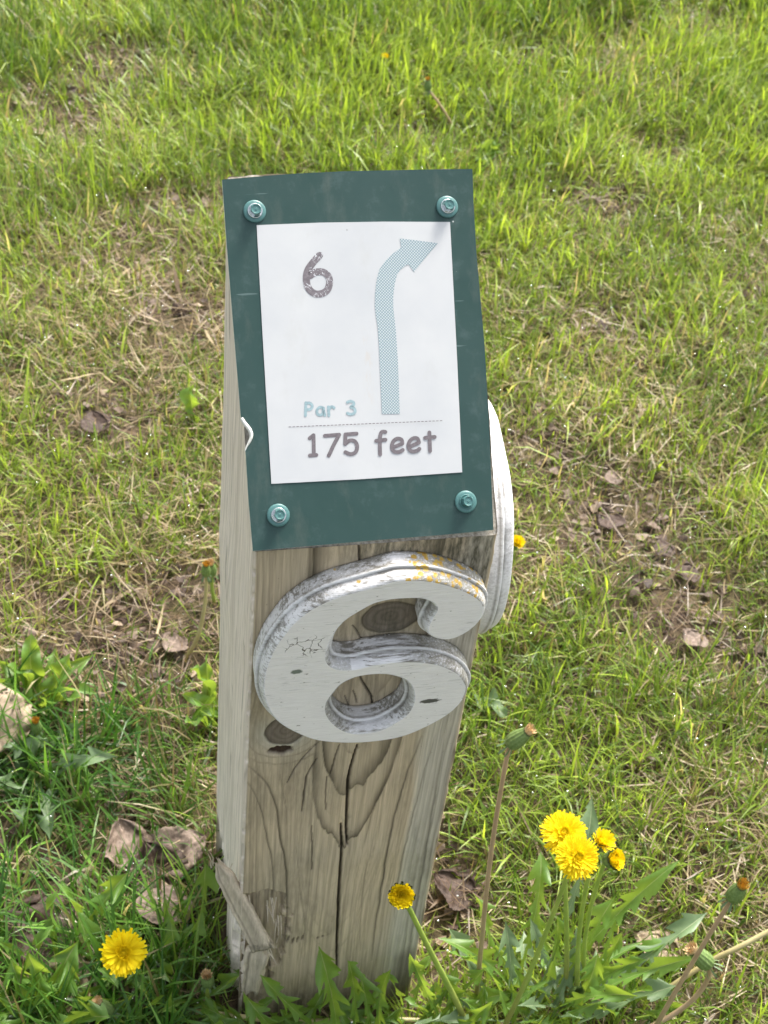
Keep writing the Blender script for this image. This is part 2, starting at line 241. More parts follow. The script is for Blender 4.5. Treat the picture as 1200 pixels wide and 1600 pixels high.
def mat_numeral(name, lichen, wearing=1.0):
    k = NT(name); b = k.bsdf(0.6, 0.35)
    tc = k.n('ShaderNodeTexCoord'); sx = k.n('ShaderNodeSeparateXYZ'); k.l(tc.outputs['Object'], sx.inputs[0])
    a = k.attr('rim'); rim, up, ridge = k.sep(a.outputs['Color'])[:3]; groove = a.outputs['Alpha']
    grain = k.noise(k.coords((24, 300, 620)), 1.0, 5, 0.7)
    broad = k.noise(k.coords((26, 60, 60)), 1.0, 3, 0.6)
    fineg = k.noise(k.coords((60, 900, 1500)), 1.0, 3, 0.6)
    face = k.mix(k.mapr(fineg, 0.38, 0.62), (0.77, 0.755, 0.735), (0.85, 0.835, 0.815))
    scr = k.math('MULTIPLY', k.mapr(fineg, 0.57, 0.63), k.mapr(broad, 0.47, 0.6))
    face = k.mix(k.math('MULTIPLY', scr, 0.65), face, (0.30, 0.30, 0.28))
    white = k.mix(k.mapr(fineg, 0.35, 0.65), (0.70, 0.70, 0.71), (0.80, 0.80, 0.81))
    bare = k.mix(k.mapr(fineg, 0.3, 0.7), (0.15, 0.14, 0.12), (0.40, 0.385, 0.36))
    # paint survives on the side, is worn off in streaks on surfaces that face up
    wear = k.mapr(k.math('ADD', k.math('MULTIPLY', grain, 1.0), k.math('MULTIPLY', k.math('SUBTRACT', broad, 0.5), 0.55)), 0.47, 0.57)
    worn = k.math('MULTIPLY', k.math('MULTIPLY', wear, wearing), k.mapr(up, -0.4, 0.6, 0.25, 1.0))
    rimc = k.mix(worn, white, bare)
    if lichen:
        alg = k.attr('grime'); gr, li, gr2 = k.sep(alg.outputs['Color'])[:3]
        n2 = k.noise(k.coords((700, 700, 700)), 1.0, 4, 0.7)
        algae = k.mix(k.mapr(n2, 0.4, 0.6), (0.045, 0.043, 0.032), (0.28, 0.27, 0.22))
        rimc = k.mix(k.math('MULTIPLY', gr, k.mapr(n2, 0.32, 0.55)), rimc, algae)
        vor = k.n('ShaderNodeTexVoronoi'); vor.inputs['Scale'].default_value = 260
        k.l(k.coords(), vor.inputs['Vector'])
        wob = k.noise(k.coords((600, 600, 600)), 1.0, 3, 0.6)
        dd = k.math('ADD', vor.outputs['Distance'], k.math('MULTIPLY', wob, 0.5))
        pick = k.sep(vor.outputs['Color'])[0]
        clus = k.mapr(k.noise(k.coords((150, 150, 150)), 1.0, 2), 0.33, 0.52)
        spot = k.math('MULTIPLY', k.math('MULTIPLY', k.mapr(dd, 0.80, 0.62), k.math('LESS_THAN', pick, k.math('MULTIPLY', li, clus))), rim)
        oc = k.mix(k.mapr(wob, 0.3, 0.7), (0.36, 0.19, 0.02), (0.46, 0.36, 0.09))
        crackc = gr2
    rimc = k.mix(k.math('MULTIPLY', k.math('MULTIPLY', groove, 0.75), k.mapr(broad, 0.35, 0.6, 0.4, 1.0)), rimc, (0.16, 0.15, 0.13))  # grimy groove colour, darker to set off the painted ledge highlight
    rimc = k.mix(k.math('MULTIPLY', ridge, 0.6), rimc, (0.74, 0.75, 0.76))  # ledge highlight put into the colour as a whiter ridge line
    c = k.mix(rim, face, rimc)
    if lichen:
        c = k.mix(spot, c, oc)
        # alligatored paint on the left of the face, a filled screw hole and a knot
        v2 = k.n('ShaderNodeTexVoronoi', feature='DISTANCE_TO_EDGE'); v2.inputs['Scale'].default_value = 130
        mp = k.n('ShaderNodeVectorMath', operation='ADD'); k.l(k.coords((1, 1, 1)), mp.inputs[0])
        nz = k.n('ShaderNodeTexNoise'); nz.inputs['Scale'].default_value = 160; k.l(k.coords(), nz.inputs['Vector'])
        vs = k.n('ShaderNodeVectorMath', operation='SCALE'); vs.inputs['Scale'].default_value = 0.008
        k.l(nz.outputs['Color'], vs.inputs[0]); k.l(vs.outputs[0], mp.inputs[1]); k.l(mp.outputs[0], v2.inputs['Vector'])
        line = k.mapr(v2.outputs['Distance'], 0.035, 0.015)
        def blob(cx, cz, rx, rz, edge=0.25, wobv=0.35):
            dx = k.math('DIVIDE', k.math('SUBTRACT', sx.outputs[0], cx), rx)
            dz = k.math('DIVIDE', k.math('SUBTRACT', sx.outputs[2], cz), rz)
            d2 = k.math('SQRT', k.math('ADD', k.math('MULTIPLY', dx, dx), k.math('MULTIPLY', dz, dz)))
            d2 = k.math('ADD', d2, k.math('MULTIPLY', k.math('SUBTRACT', k.noise(k.coords((300, 300, 300)), 1.0, 3), 0.5), wobv * 2))
            return k.mapr(d2, 1.0 + edge, 1.0 - edge)
        face_only = k.math('SUBTRACT', 1.0, rim)
        chip = k.math('MULTIPLY', k.mapr(k.noise(k.coords((150, 150, 420)), 1.0, 4, 0.65), 0.665, 0.69), face_only)
        c = k.mix(k.math('MULTIPLY', chip, 0.8), c, (0.22, 0.20, 0.17))
        crk = k.math('MULTIPLY', k.math('MULTIPLY', line, blob(0.0300, 0.4600, 0.012, 0.0085, 0.2, 0.5)), face_only)
        c = k.mix(crk, c, (0.10, 0.09, 0.07))
        c = k.mix(k.math('MULTIPLY', blob(0.0254, 0.4375, 0.0034, 0.0020, 0.2, 0.45), face_only), c, (0.17, 0.20, 0.17))
        c = k.mix(k.math('MULTIPLY', blob(0.1085, 0.3990, 0.0062, 0.0018, 0.15, 0.9), face_only), c, (0.10, 0.10, 0.09))
        c = k.mix(k.math('MULTIPLY', blob(0.0910, 0.4180, 0.0010, 0.0007, 0.2, 0.2), face_only), c, (0.12, 0.12, 0.11))
    k.l(c, b.inputs['Base Color'])
    k.bump(k.math('ADD', grain, k.math('MULTIPLY', fineg, 0.5)), 0.5, 0.0008, b); return k.m

def mat_plate():
    k = NT('green_plastic'); b = k.bsdf(0.45, 0.3)
    n1 = k.noise(k.coords((18, 18, 18)), 1.0, 4, 0.6); n2 = k.noise(k.coords((90, 90, 90)), 1.0, 4, 0.7)
    c = k.mix(k.mapr(n1, 0.35, 0.65), (0.022, 0.056, 0.050), (0.028, 0.063, 0.058))
    c = k.mix(k.math('MULTIPLY', k.mapr(n2, 0.55, 0.8), 0.45), c, (0.085, 0.13, 0.13))
    gm_ = k.mapr(k.noise(k.coords((60, 22, 60)), 1.0, 5, 0.72), 0.52, 0.74)
    c = k.mix(k.math('MULTIPLY', gm_, 0.35), c, (0.12, 0.135, 0.115))
    scn = k.noise(k.coords((40, 420, 40), rot=(0, 0, 0.5)), 1.0, 2, 0.5)
    c = k.mix(k.math('MULTIPLY', k.mapr(scn, 0.73, 0.77), 0.25), c, (0.25, 0.33, 0.33))
    vo = k.n('ShaderNodeTexVoronoi'); vo.inputs['Scale'].default_value = 95; k.l(k.coords(), vo.inputs['Vector'])
    sp = k.math('MULTIPLY', k.mapr(vo.outputs['Distance'], 0.075, 0.05), k.math('LESS_THAN', k.sep(vo.outputs['Color'])[0], 0.06))
    c = k.mix(sp, c, (0.55, 0.58, 0.56))
    k.l(c, b.inputs['Base Color']); k.l(k.mapr(n2, 0.3, 0.7, 0.36, 0.52), b.inputs['Roughness'])
    k.bump(n1, 0.25, 0.002, b); return k.m

def mat_paper():
    k = NT('white_vinyl'); b = k.bsdf(0.38, 0.4)
    n1 = k.noise(k.coords((22, 22, 22)), 1.0, 4, 0.6); n2 = k.noise(k.coords((300, 300, 300)), 1.0, 3, 0.6)
    c = k.mix(k.mapr(n1, 0.35, 0.7), (0.515, 0.525, 0.53), (0.46, 0.475, 0.49))
    tc = k.n('ShaderNodeTexCoord'); sx = k.n('ShaderNodeSeparateXYZ'); k.l(tc.outputs['Object'], sx.inputs[0])
    # faint brown damp streak down the middle of the sheet
    smg = k.mapr(k.noise(k.coords((45, 28, 45)), 1.0, 5, 0.7), 0.56, 0.72)
    c = k.mix(k.math('MULTIPLY', smg, 0.30), c, (0.42, 0.42, 0.40))
    dx = k.math('ABSOLUTE', k.math('SUBTRACT', sx.outputs[0], k.math('ADD', 0.071, k.math('MULTIPLY', k.math('SUBTRACT', n1, 0.5), 0.01))))
    st = k.math('MULTIPLY', k.mapr(dx, 0.0035, 0.0005), k.mapr(k.noise(k.coords((500, 120, 500)), 1.0, 4, 0.7), 0.5, 0.7))
    st = k.math('MULTIPLY', st, k.math('MULTIPLY', k.mapr(sx.outputs[1], 0.075, 0.085), k.mapr(sx.outputs[1], 0.125, 0.110)))
    c = k.mix(k.math('MULTIPLY', st, 0.45), c, (0.50, 0.42, 0.33))
    vo = k.n('ShaderNodeTexVoronoi'); vo.inputs['Scale'].default_value = 80; k.l(k.coords(), vo.inputs['Vector'])
    sp = k.math('MULTIPLY', k.mapr(vo.outputs['Distance'], 0.05, 0.03), k.math('LESS_THAN', k.sep(vo.outputs['Color'])[1], 0.16))
    c = k.mix(k.math('MULTIPLY', sp, 0.7), c, (0.25, 0.25, 0.25))
    k.l(c, b.inputs['Base Color']); k.bump(n1, 0.15, 0.001, b); return k.m

def mat_print(name, colr, worn=0.0):
    k = NT(name); b = k.bsdf(0.45, 0.4)
    n = k.noise(k.coords((500, 500, 500)), 1.0, 4, 0.7)
    c = k.mix(k.mapr(n, 0.35, 0.65), colr, tuple(min(1, x * 1.35 + 0.02) for x in colr))
    if worn:
        w = k.n('ShaderNodeTexWave', wave_type='BANDS', bands_direction='DIAGONAL')
        w.inputs['Scale'].default_value = 60; w.inputs['Distortion'].default_value = 14; w.inputs['Detail'].default_value = 3
        w.inputs['Detail Scale'].default_value = 6
        k.l(k.coords((1, 1, 0)), w.inputs['Vector'])
        s_ = k.math('MULTIPLY', k.mapr(w.outputs['Fac'], 0.90, 0.98), k.mapr(k.noise(k.coords((180, 180, 180)), 1.0, 2), 0.45, 0.6))
        c = k.mix(k.math('MULTIPLY', s_, worn), c, (0.75, 0.77, 0.8))
    k.l(c, b.inputs['Base Color']); return k.m

def mat_weave():
    k = NT('woven_dot_print'); b = k.bsdf(0.42, 0.4)
    tc = k.n('ShaderNodeTexCoord'); sx = k.n('ShaderNodeSeparateXYZ'); k.l(tc.outputs['Object'], sx.inputs[0])
    q = 2 * math.pi / 0.00170
    u = k.math('MULTIPLY', k.math('ADD', sx.outputs[0], sx.outputs[1]), q)
    v = k.math('MULTIPLY', k.math('SUBTRACT', sx.outputs[0], sx.outputs[1]), q)
    s_ = k.math('ADD', k.math('COSINE', u), k.math('COSINE', v))
    c = k.mix(k.mapr(s_, 0.1, -0.5), (0.16, 0.235, 0.26), (0.54, 0.575, 0.59))
    c = k.mix(0.22, c, (0.30, 0.385, 0.41))
    k.l(c, b.inputs['Base Color']); return k.m

def mat_metal(name, colr, metallic, rough):
    k = NT(name); b = k.bsdf(rough, 0.5); b.inputs['Metallic'].default_value = metallic
    n = k.noise(k.coords((900, 900, 900)), 1.0, 3, 0.6)
    k.l(k.mix(k.mapr(n, 0.3, 0.7), tuple(x * 0.8 for x in colr), colr), b.inputs['Base Color'])
    k.bump(n, 0.2, 0.0003, b); return k.m

def leafy(name, c0, c1, trans=0.4, rough=0.5, spec=0.4, edge=None, attrname=None, noise_scale=120, bump=0.3):
    """thin plant tissue: diffuse + gloss with light passing through"""
    k = NT(name); b = k.n('ShaderNodeBsdfPrincipled')
    b.inputs['Roughness'].default_value = rough; b.inputs['Specular IOR Level'].default_value = spec
    n = k.noise(k.coords((1, 1, 1)), noise_scale, 3, 0.6)
    c = k.mix(k.mapr(n, 0.3, 0.7), c0, c1)
    if attrname:
        a = k.attr(attrname); r, g, bb = k.sep(a.outputs['Color'])[:3]
        c = k.mix(g, c, edge)
        c = k.mix(k.math('MULTIPLY', r, 0.6), c, k.mix(0.4, c, (0.34, 0.38, 0.16)))
    k.l(c, b.inputs['Base Color'])
    t = k.n('ShaderNodeBsdfTranslucent'); k.l(k.mix(0.75, c, (0.42, 0.55, 0.05), 'MIX') if trans > 0.35 else c, t.inputs[0])
    m = k.n('ShaderNodeMixShader'); m.inputs[0].default_value = trans
    k.l(b.outputs[0], m.inputs[1]); k.l(t.outputs[0], m.inputs[2]); k.l(m.outputs[0], k.out.inputs[0])
    if bump: k.bump(n, bump, 0.001, b)
    return k.m

def mat_grass():
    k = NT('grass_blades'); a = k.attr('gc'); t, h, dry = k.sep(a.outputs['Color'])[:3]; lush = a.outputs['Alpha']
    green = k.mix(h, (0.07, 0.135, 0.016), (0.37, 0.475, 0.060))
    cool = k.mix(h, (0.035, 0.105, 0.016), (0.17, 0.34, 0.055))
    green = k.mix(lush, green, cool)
    base = k.mix(k.mapr(t, 0.0, 0.45), (0.12, 0.125, 0.045), green)  # blade feet coloured darker, painting shade into the depths of the lawn
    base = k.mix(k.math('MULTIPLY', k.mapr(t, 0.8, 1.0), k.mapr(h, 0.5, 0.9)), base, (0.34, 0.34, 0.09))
    straw = k.mix(h, (0.17, 0.115, 0.068), (0.60, 0.49, 0.31))
    c = k.mix(dry, base, straw)
    b = k.n('ShaderNodeBsdfPrincipled'); b.inputs['Roughness'].default_value = 0.38
    b.inputs['Specular IOR Level'].default_value = 0.45; k.l(c, b.inputs['Base Color'])
    tr = k.n('ShaderNodeBsdfTranslucent'); k.l(k.mix(1.0, c, (1.6, 1.55, 0.9), 'MULTIPLY'), tr.inputs[0])
    m = k.n('ShaderNodeMixShader'); m.inputs[0].default_value = 0.42
    k.l(b.outputs[0], m.inputs[1]); k.l(tr.outputs[0], m.inputs[2]); k.l(m.outputs[0], k.out.inputs[0])
    return k.m

def mat_soil():
    k = NT('soil'); b = k.bsdf(0.9, 0.2)
    n1 = k.noise(k.coords((1, 1, 1)), 18, 5, 0.65); n2 = k.noise(k.coords((1, 1, 1)), 260, 4, 0.7)
    c = k.mix(k.mapr(n2, 0.3, 0.7), (0.022, 0.015, 0.010), (0.12, 0.085, 0.055))
    c = k.mix(k.mapr(n1, 0.42, 0.62), c, k.mix(k.mapr(n2, 0.35, 0.65), (0.035, 0.036, 0.014), (0.15, 0.12, 0.06)))
    far = k.n('ShaderNodeTexCoord'); sx = k.n('ShaderNodeVectorMath', operation='LENGTH'); k.l(far.outputs['Object'], sx.inputs[0])
    gr = k.mix(k.mapr(k.noise(k.coords((1, 1, 1)), 9, 6, 0.75), 0.35, 0.65), (0.045, 0.085, 0.02), (0.13, 0.17, 0.05))
    c = k.mix(k.mapr(sx.outputs['Value'], 3.0, 6.0), c, gr)
    k.l(c, b.inputs['Base Color']); k.bump(n2, 0.7, 0.004, b); return k.m

def mat_dead_leaf(name, c0, c1):
    k = NT(name); b = k.n('ShaderNodeBsdfPrincipled'); b.inputs['Roughness'].default_value = 0.6
    b.inputs['Specular IOR Level'].default_value = 0.3
    n = k.noise(k.coords((1, 1, 1)), 420, 5, 0.7); n1 = k.noise(k.coords((1, 1, 1)), 60, 3, 0.6)
    c = k.mix(k.mapr(n, 0.3, 0.7), c0, c1)
    c = k.mix(k.math('MULTIPLY', k.mapr(n1, 0.5, 0.7), 0.6), c, tuple(x * 0.5 for x in c0))
    a = k.attr('lf'); v = k.sep(a.outputs['Color'])[0]
    c = k.mix(k.math('MULTIPLY', v, 0.5), c, tuple(min(1, x * 1.4) for x in c1))
    k.l(c, b.inputs['Base Color'])
    t = k.n('ShaderNodeBsdfTranslucent'); k.l(c, t.inputs[0]); m = k.n('ShaderNodeMixShader'); m.inputs[0].default_value = 0.15
    k.l(b.outputs[0], m.inputs[1]); k.l(t.outputs[0], m.inputs[2]); k.l(m.outputs[0], k.out.inputs[0])
    k.bump(n, 0.5, 0.0012, b); return k.m

def mat_simple(name, c0, c1, scale=300, rough=0.6, spec=0.3):
    k = NT(name); b = k.bsdf(rough, spec); n = k.noise(k.coords((1, 1, 1)), scale, 3, 0.6)
    k.l(k.mix(k.mapr(n, 0.35, 0.65), c0, c1), b.inputs['Base Color']); k.bump(n, 0.3, 0.0005, b); return k.m

M = dict(
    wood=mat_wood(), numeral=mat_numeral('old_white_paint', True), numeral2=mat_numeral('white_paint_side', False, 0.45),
    plate=mat_plate(), core=mat_simple('plastic_core', (0.62, 0.62, 0.56), (0.72, 0.72, 0.68)), paper=mat_paper(),
    ink=mat_print('grey_ink', (0.115, 0.10, 0.108)), ink_worn=mat_print('scratched_grey_ink', (0.125, 0.11, 0.12), 0.8),
    blue=mat_print('blue_ink', (0.22, 0.31, 0.335)), weave=mat_weave(),
    teal=mat_metal('teal_enamel', (0.075, 0.19, 0.185), 0.0, 0.35), chrome=mat_metal('zinc', (0.75, 0.78, 0.78), 1.0, 0.22),
    grass=mat_grass(), soil=mat_soil(),
    leaf=leafy('dandelion_leaf', (0.075, 0.165, 0.024), (0.13, 0.25, 0.040), 0.42, 0.42, 0.5, (0.42, 0.45, 0.22), 'lf'),
    leaf_pale=leafy('grey_green_leaf', (0.12, 0.19, 0.085), (0.17, 0.25, 0.12), 0.30, 0.45, 0.5, (0.42, 0.46, 0.30), 'lf'),
    petal=leafy('yellow_petals', (0.88, 0.66, 0.006), (0.92, 0.76, 0.015), 0.25, 0.6, 0.2, (0.88, 0.56, 0.004), 'lf', 60, 0),
    bract=leafy('green_bracts', (0.13, 0.21, 0.055), (0.22, 0.31, 0.11), 0.2, 0.5, 0.3, (0.045, 0.04, 0.02), 'lf', 500),
    stem=leafy('green_stem', (0.27, 0.38, 0.07), (0.38, 0.48, 0.10), 0.2, 0.4, 0.4, (0.30, 0.16, 0.10), 'lf', 60),
    stem_red=leafy('reddish_stem', (0.40, 0.28, 0.17), (0.52, 0.38, 0.24), 0.15, 0.4, 0.4, (0.25, 0.28, 0.08), 'lf', 60),
    stem_straw=leafy('straw_stem', (0.42, 0.36, 0.16), (0.50, 0.46, 0.24), 0.15, 0.4, 0.4, (0.32, 0.22, 0.10), 'lf', 60),
    tuft=mat_simple('dried_florets', (0.50, 0.33, 0.16), (0.72, 0.54, 0.30), 700),
    tuft_orange=mat_simple('withered_orange_florets', (0.36, 0.19, 0.03), (0.62, 0.38, 0.05), 700),
    dead1=mat_dead_leaf('dead_leaf_pinkish', (0.12, 0.085, 0.065), (0.27, 0.205, 0.16)),
    dead2=mat_dead_leaf('dead_leaf_dark', (0.035, 0.022, 0.016), (0.10, 0.065, 0.048)),
    dead3=mat_dead_leaf('dead_leaf_pale', (0.30, 0.22, 0.15), (0.45, 0.36, 0.26)),
)

# ---------------------------------------------------------------- ground (one sheet to the horizon)
def ground_h(x, y):
    x = np.asarray(x, float); y = np.asarray(y, float)
    near = np.exp(-((x - 0.3) ** 2 + (y - 0.6) ** 2) / 9.0)
    h = (fbm(x * 9, y * 9, 3, 3) - 0.5) * 0.022 + (fbm(x * 40, y * 40, 5, 2) - 0.5) * 0.008 * near
    h = h + (fbm(x * 0.25, y * 0.25, 9, 3) - 0.5) * 0.25 * (1 - near)
    return h - 0.002

tt = np.linspace(-1, 1, 300)
ax = np.sinh(tt * 7.2) / np.sinh(7.2) * 260 + tt * 2.2
X, Y = np.meshgrid(ax + 0.4, ax + 0.8)
gv = np.stack([X.ravel(), Y.ravel(), ground_h(X, Y).ravel()], -1)
gr = obj('ground', mesh_np('ground', gv, grid_faces(300, 300), mats=[M['soil']]))
tag(gr, 'brown soil and thatch under the lawn', kind='structure')

# ---------------------------------------------------------------- wooden post
def seg_dist(x, z, pts):
    """distance (mm) to a polyline and the parameter 0..1 along it"""
    best = np.full(x.shape, 1e9); par = np.zeros(x.shape); n = len(pts) - 1
    for i in range(n):
        (x0, z0), (x1, z1) = pts[i], pts[i + 1]
        dx, dz = x1 - x0, z1 - z0; l2 = dx * dx + dz * dz + 1e-9
        t = np.clip(((x - x0) * dx + (z - z0) * dz) / l2, 0, 1)
        d = np.hypot(x - x0 - t * dx, z - z0 - t * dz)
        m = d < best; best = np.where(m, d, best); par = np.where(m, (i + t) / n, par)
    return best, par

def catmull(P, closed=True, step=0.6):
    P = np.array(P, float); n = len(P); out = []
    for i in range(n if closed else n - 1):
        g_ = lambda k: P[(i + k) % n] if closed else P[min(max(i + k, 0), n - 1)]
        p0, p1, p2, p3 = g_(-1), g_(0), g_(1), g_(2)
        m = max(2, int(np.linalg.norm(p2 - p1) / step))
        for j in range(m):
            t = j / m
            out.append(0.5 * ((2 * p1) + (p2 - p0) * t + (2 * p0 - 5 * p1 + 4 * p2 - p3) * t * t + (3 * p1 - p0 - 3 * p2 + p3) * t ** 3))
    if not closed: out.append(P[-1])
    return np.array(out)

def rings(F, levels, wd, wl):
    """dark late-wood lines: sharp on one side, fading on the other"""
    r = np.zeros(F.shape)
    for lv, a in levels:
        d = F - lv
        r = np.maximum(r, a * np.where(d < 0, np.exp(-(d / wl) ** 2), np.exp(-d / wd)))
    return r

# perimeter of the post: list of (x, y, nx, ny, face)
per = []
R0 = 0.0025
xs = np.arange(R0, W - R0 + 1e-6, 0.0007)
for x in xs: per.append((x, 0.0, 0, -1, 0))
def corner(cx, cy, a0, n=4):
    for i in range(1, n):
        a = math.radians(a0 + 90 * i / n); per.append((cx + R0 * math.cos(a), cy + R0 * math.sin(a), math.cos(a), math.sin(a), 4))
corner(W - R0, R0, -90)
for y in np.linspace(R0, D - R0, 20): per.append((W, y, 1, 0, 1))
corner(W - R0, D - R0, 0)
for x in np.linspace(W - R0, R0, 14): per.append((x, D, 0, 1, 2))
corner(R0, D - R0, 90)
for y in np.linspace(D - R0, R0, 70): per.append((0.0, y, -1, 0, 3))
corner(R0, R0, 180)
per = np.array(per); NC = len(per); NR = 640
Zb = -0.05
tz = np.linspace(0, 1, NR)[:, None]
px = np.repeat(per[None, :, 0], NR, 0); py = np.repeat(per[None, :, 1], NR, 0)
nx = np.repeat(per[None, :, 2], NR, 0); ny = np.repeat(per[None, :, 3], NR, 0); fc = np.repeat(per[None, :, 4], NR, 0)
ztop = H + L * np.clip(per[:, 1] / D, 0, 1)[None, :]
edge_n = (fbm(per[:, 0] * 160 + 3, per[:, 1] * 160, 21, 3)[None, :] - 0.5)
ztop = ztop + edge_n * 0.006 * np.clip(per[:, 1] / D, 0, 1)[None, :]
pz = Zb + (ztop - Zb) * tz
x = px * 1000; z = pz * 1000; y = py * 1000
# --- front face field
k1 = (83.0, 457.0, 17.0, 13.0); k2 = (25.0, 357.0, 12.5, 13.5)
wx = x + (fbm(x / 34, z / 150, 31, 2) - 0.5) * 7 + (fbm(x / 9, z / 45, 33, 2) - 0.5) * 1.2
for (kx, kz, rx, rz), st, up in ((k1, 1.15, 1.9), (k2, 1.0, 2.3)):
    r2 = ((x - kx) / (rx * 1.55)) ** 2 + ((z - kz) / (rz * up)) ** 2
    wx = wx - (x - kx) * 0.72 * np.exp(-r2) * st
adx = np.sqrt((wx - 69) ** 2 + 4) - 2.0
SA, SS = 5.0, 9.0
E_ = np.exp(np.clip(adx, 0, 90) / SS); grad = np.sqrt(1 + (SA / SS * E_) ** 2)
ZA = z - SA * (E_ - 1) - 0.7 * adx + (fbm(x / 9, z / 45, 36, 4) - 0.5) * 30
zz = np.clip(z / 520, 0, 1)
levels_old = [(-34.5, 0.85), (-25.5, 0.95), (-43, 0.35), (-51, 0.45), (-60, 0.4), (-68, 0.4), (-76, .4), (-30, .22), (-14, 0.18), (-7, 0.30), (-1, 0.25), (4.5, 0.85),
          (10, 0.35), (15, 0.75), (20, 0.4), (24.5, 0.9), (29, 0.4), (33, 0.8), (37.5, 0.6), (42, 0.85), (46, 0.6), (51, .8), (55, .6), (60, .7)]
ringF = np.zeros(x.shape)
lv = [(283, 0.95, 6.5), (223, .9, 5.0), (231, .5, 1.2), (330, .45, 2.5), (372, .4, 2.5), (415, .4, 2), (470, .45, 2), (252, .22, 2), (175, .14, 2)]
for d_, a_, w_ in ((12, .25, 1.2), (20, .30, 1.2), (26, .22, 1), (31, .30, 1.2), (35, .22, 1.0), (39, .35, 1.2), (43.5, .25, 1.0), (47.5, .35, 1.2), (52, .4, 1.6), (56.5, .5, 2.0), (61, .5, 1.6), (65, .6, 1.6), (69, .7, 1.5)):
    lv.append((120 - SA * (math.exp(d_ / SS) - 1), a_, w_))
wgl = (fbm(x / 15, z / 35, 35, 2) - 0.5)
for l_, a_, w_ in lv:
    d = (ZA - l_) / grad + wgl * 1.2
    # sharp on the outer side, fading inwards
    ringF = np.maximum(ringF, a_ * (0.65 + 0.5 * fbm(x / 25, z / 40, int(abs(l_)) % 97, 2)) * np.where(d < 0, np.exp(-(d / 0.7) ** 2), np.exp(-d / (w_ * 1.25))))
F = 8 * np.log(np.abs(ZA - 400) + 40) + wgl * 0.6
# soft broad tone between the rings and fine grain lines
fineF = np.clip((fbm(adx * 0.9 + wgl, z / 300, 41, 3) - 0.45) * 1.2, 0, 0.30)
ringF = np.maximum(ringF, fineF)
knot = np.zeros(x.shape); hole = np.zeros(x.shape); halo = np.zeros(x.shape)
for (kx, kz, rx, rz) in (k1, k2):
    rr = np.hypot((x - kx) / rx, (z - kz) / rz) + (fbm(x / 7, z / 7, 43, 2) - 0.5) * 0.12
    kn = 1 - smooth01(rr, 0.93, 1.03); knot = np.maximum(knot, kn)
    kr = np.clip(np.sin(rr * 21 + fbm(x / 5, z / 5, 45, 2) * 4) * 0.5 + 0.1, 0, 1)
    ringF = np.where(rr < 1.0, kr * 0.7, ringF)
    edge = np.exp(-((rr - 1.0) / 0.07) ** 2)
    ringF = np.maximum(ringF, edge * 0.95)
rr2 = np.hypot((x - k2[0]) / k2[2], (z - k2[1]) / k2[3])
halo = np.exp(-np.clip(rr2 - 1.0, 0, 9) / 0.55) * (1 - knot) * smooth01(400 - z, 0, 50) * 0.9
hd = np.hypot((x - 22.8) / 7.6, (z - 337.5) / 4.2) + (fbm(x / 2.5, z / 2.5, 47, 2) - 0.5) * 0.5
hole = 1 - smooth01(hd, 0.85, 1.15)
for l_, a_, w_ in ((1.28, .28, .07), (1.55, .38, .06), (1.98, .50, .07), (2.5, .40, .08)):
    sw_ = rr2 + (fbm(x / 8, z / 8, int(l_ * 40), 2) - 0.5) * 0.25
    ringF = np.maximum(ringF, a_ * np.exp(-((sw_ - l_) / w_) ** 2) * smooth01(k2[1] + 4 - z + (fbm(x / 9, z / 9, 46, 2) - .5) * 10, -4, 12) * smooth01(58 - x, 0, 15))
    ringF = np.where((rr2 < l_) & (rr2 > 1.1) & (z > k2[1] - 45) & (x < 50), ringF * 0.9, ringF)
crack = np.zeros(x.shape); depth = np.zeros(x.shape)
for w_, pts in CRACKS:
    zs = [p[1] for p in pts]
    wob = (fbm(x / 60 + w_ * 7, z / 22, 49, 3) - 0.5) * 1.4
    d, t = seg_dist(x + wob, z, pts)
    ww = w_ * 0.62 * (0.25 + 0.75 * np.sin(np.clip(t, 0.0, 1.0) * math.pi) ** 0.5) + 0.12
    c_ = 1 - smooth01(d, ww * 0.55, ww * 1.15 + 0.25)
    crack = np.maximum(crack, c_ * min(1.0, 0.55 + w_ * 0.4)); depth = np.maximum(depth, c_ * min(3.0, w_ * 2.2))
for w_, a_, pts in CREASE:
    pc = catmull(pts, closed=False, step=12)
    xw = x + (fbm(x / 40, z / 18, 51, 3) - 0.5) * 1.8
    d, t = seg_dist(xw, z, [tuple(p) for p in pc])
    cx_ = np.interp(z, pc[::-1, 1], pc[::-1, 0]); inner = np.where(xw < 69, xw - cx_, cx_ - xw)    # fades towards the heart of the post
    c_ = np.where(inner < 0, np.exp(-(d / 0.6) ** 2), np.exp(-(d / w_) ** 1.2)) * np.sin(np.clip(t, 0.02, 0.98) * math.pi) ** 0.35 * a_
    ringF = np.maximum(ringF, c_); depth = np.maximum(depth, c_ * 0.8)
# small chewed marks in a row near the bottom
for i in range(9):
    cx = 30 + i * 3.6 + (i > 5) * 8; cz = 103 + (i % 3) * 1.5; hh = 2.2 + 3.2 * (2 <= i <= 5)
    d = np.hypot((x - cx - (z - cz) * 0.12) / 1.0, (z - cz) / hh) + (fbm(x / 1.5, z / 1.5, 61 + i, 2) - 0.5) * 0.7
    c_ = (1 - smooth01(d, 0.6, 1.1)) * (0.35 if i in (0, 1, 8) else 0.85)
    crack = np.maximum(crack, c_ * 0.8); depth = np.maximum(depth, c_ * 1.2)
onF = (fc == 0)
dirtF = smooth01(x + (z - 470) * 0.5 + (fbm(x / 12, z / 12, 53, 3) - 0.5) * 50, 62, 110) * smooth01(z, 415, 490) * 0.95
dirtF = np.maximum(dirtF, 0.75 * np.exp(-np.hypot((x - 83) / 24, (z - 452) / 16) ** 2) )
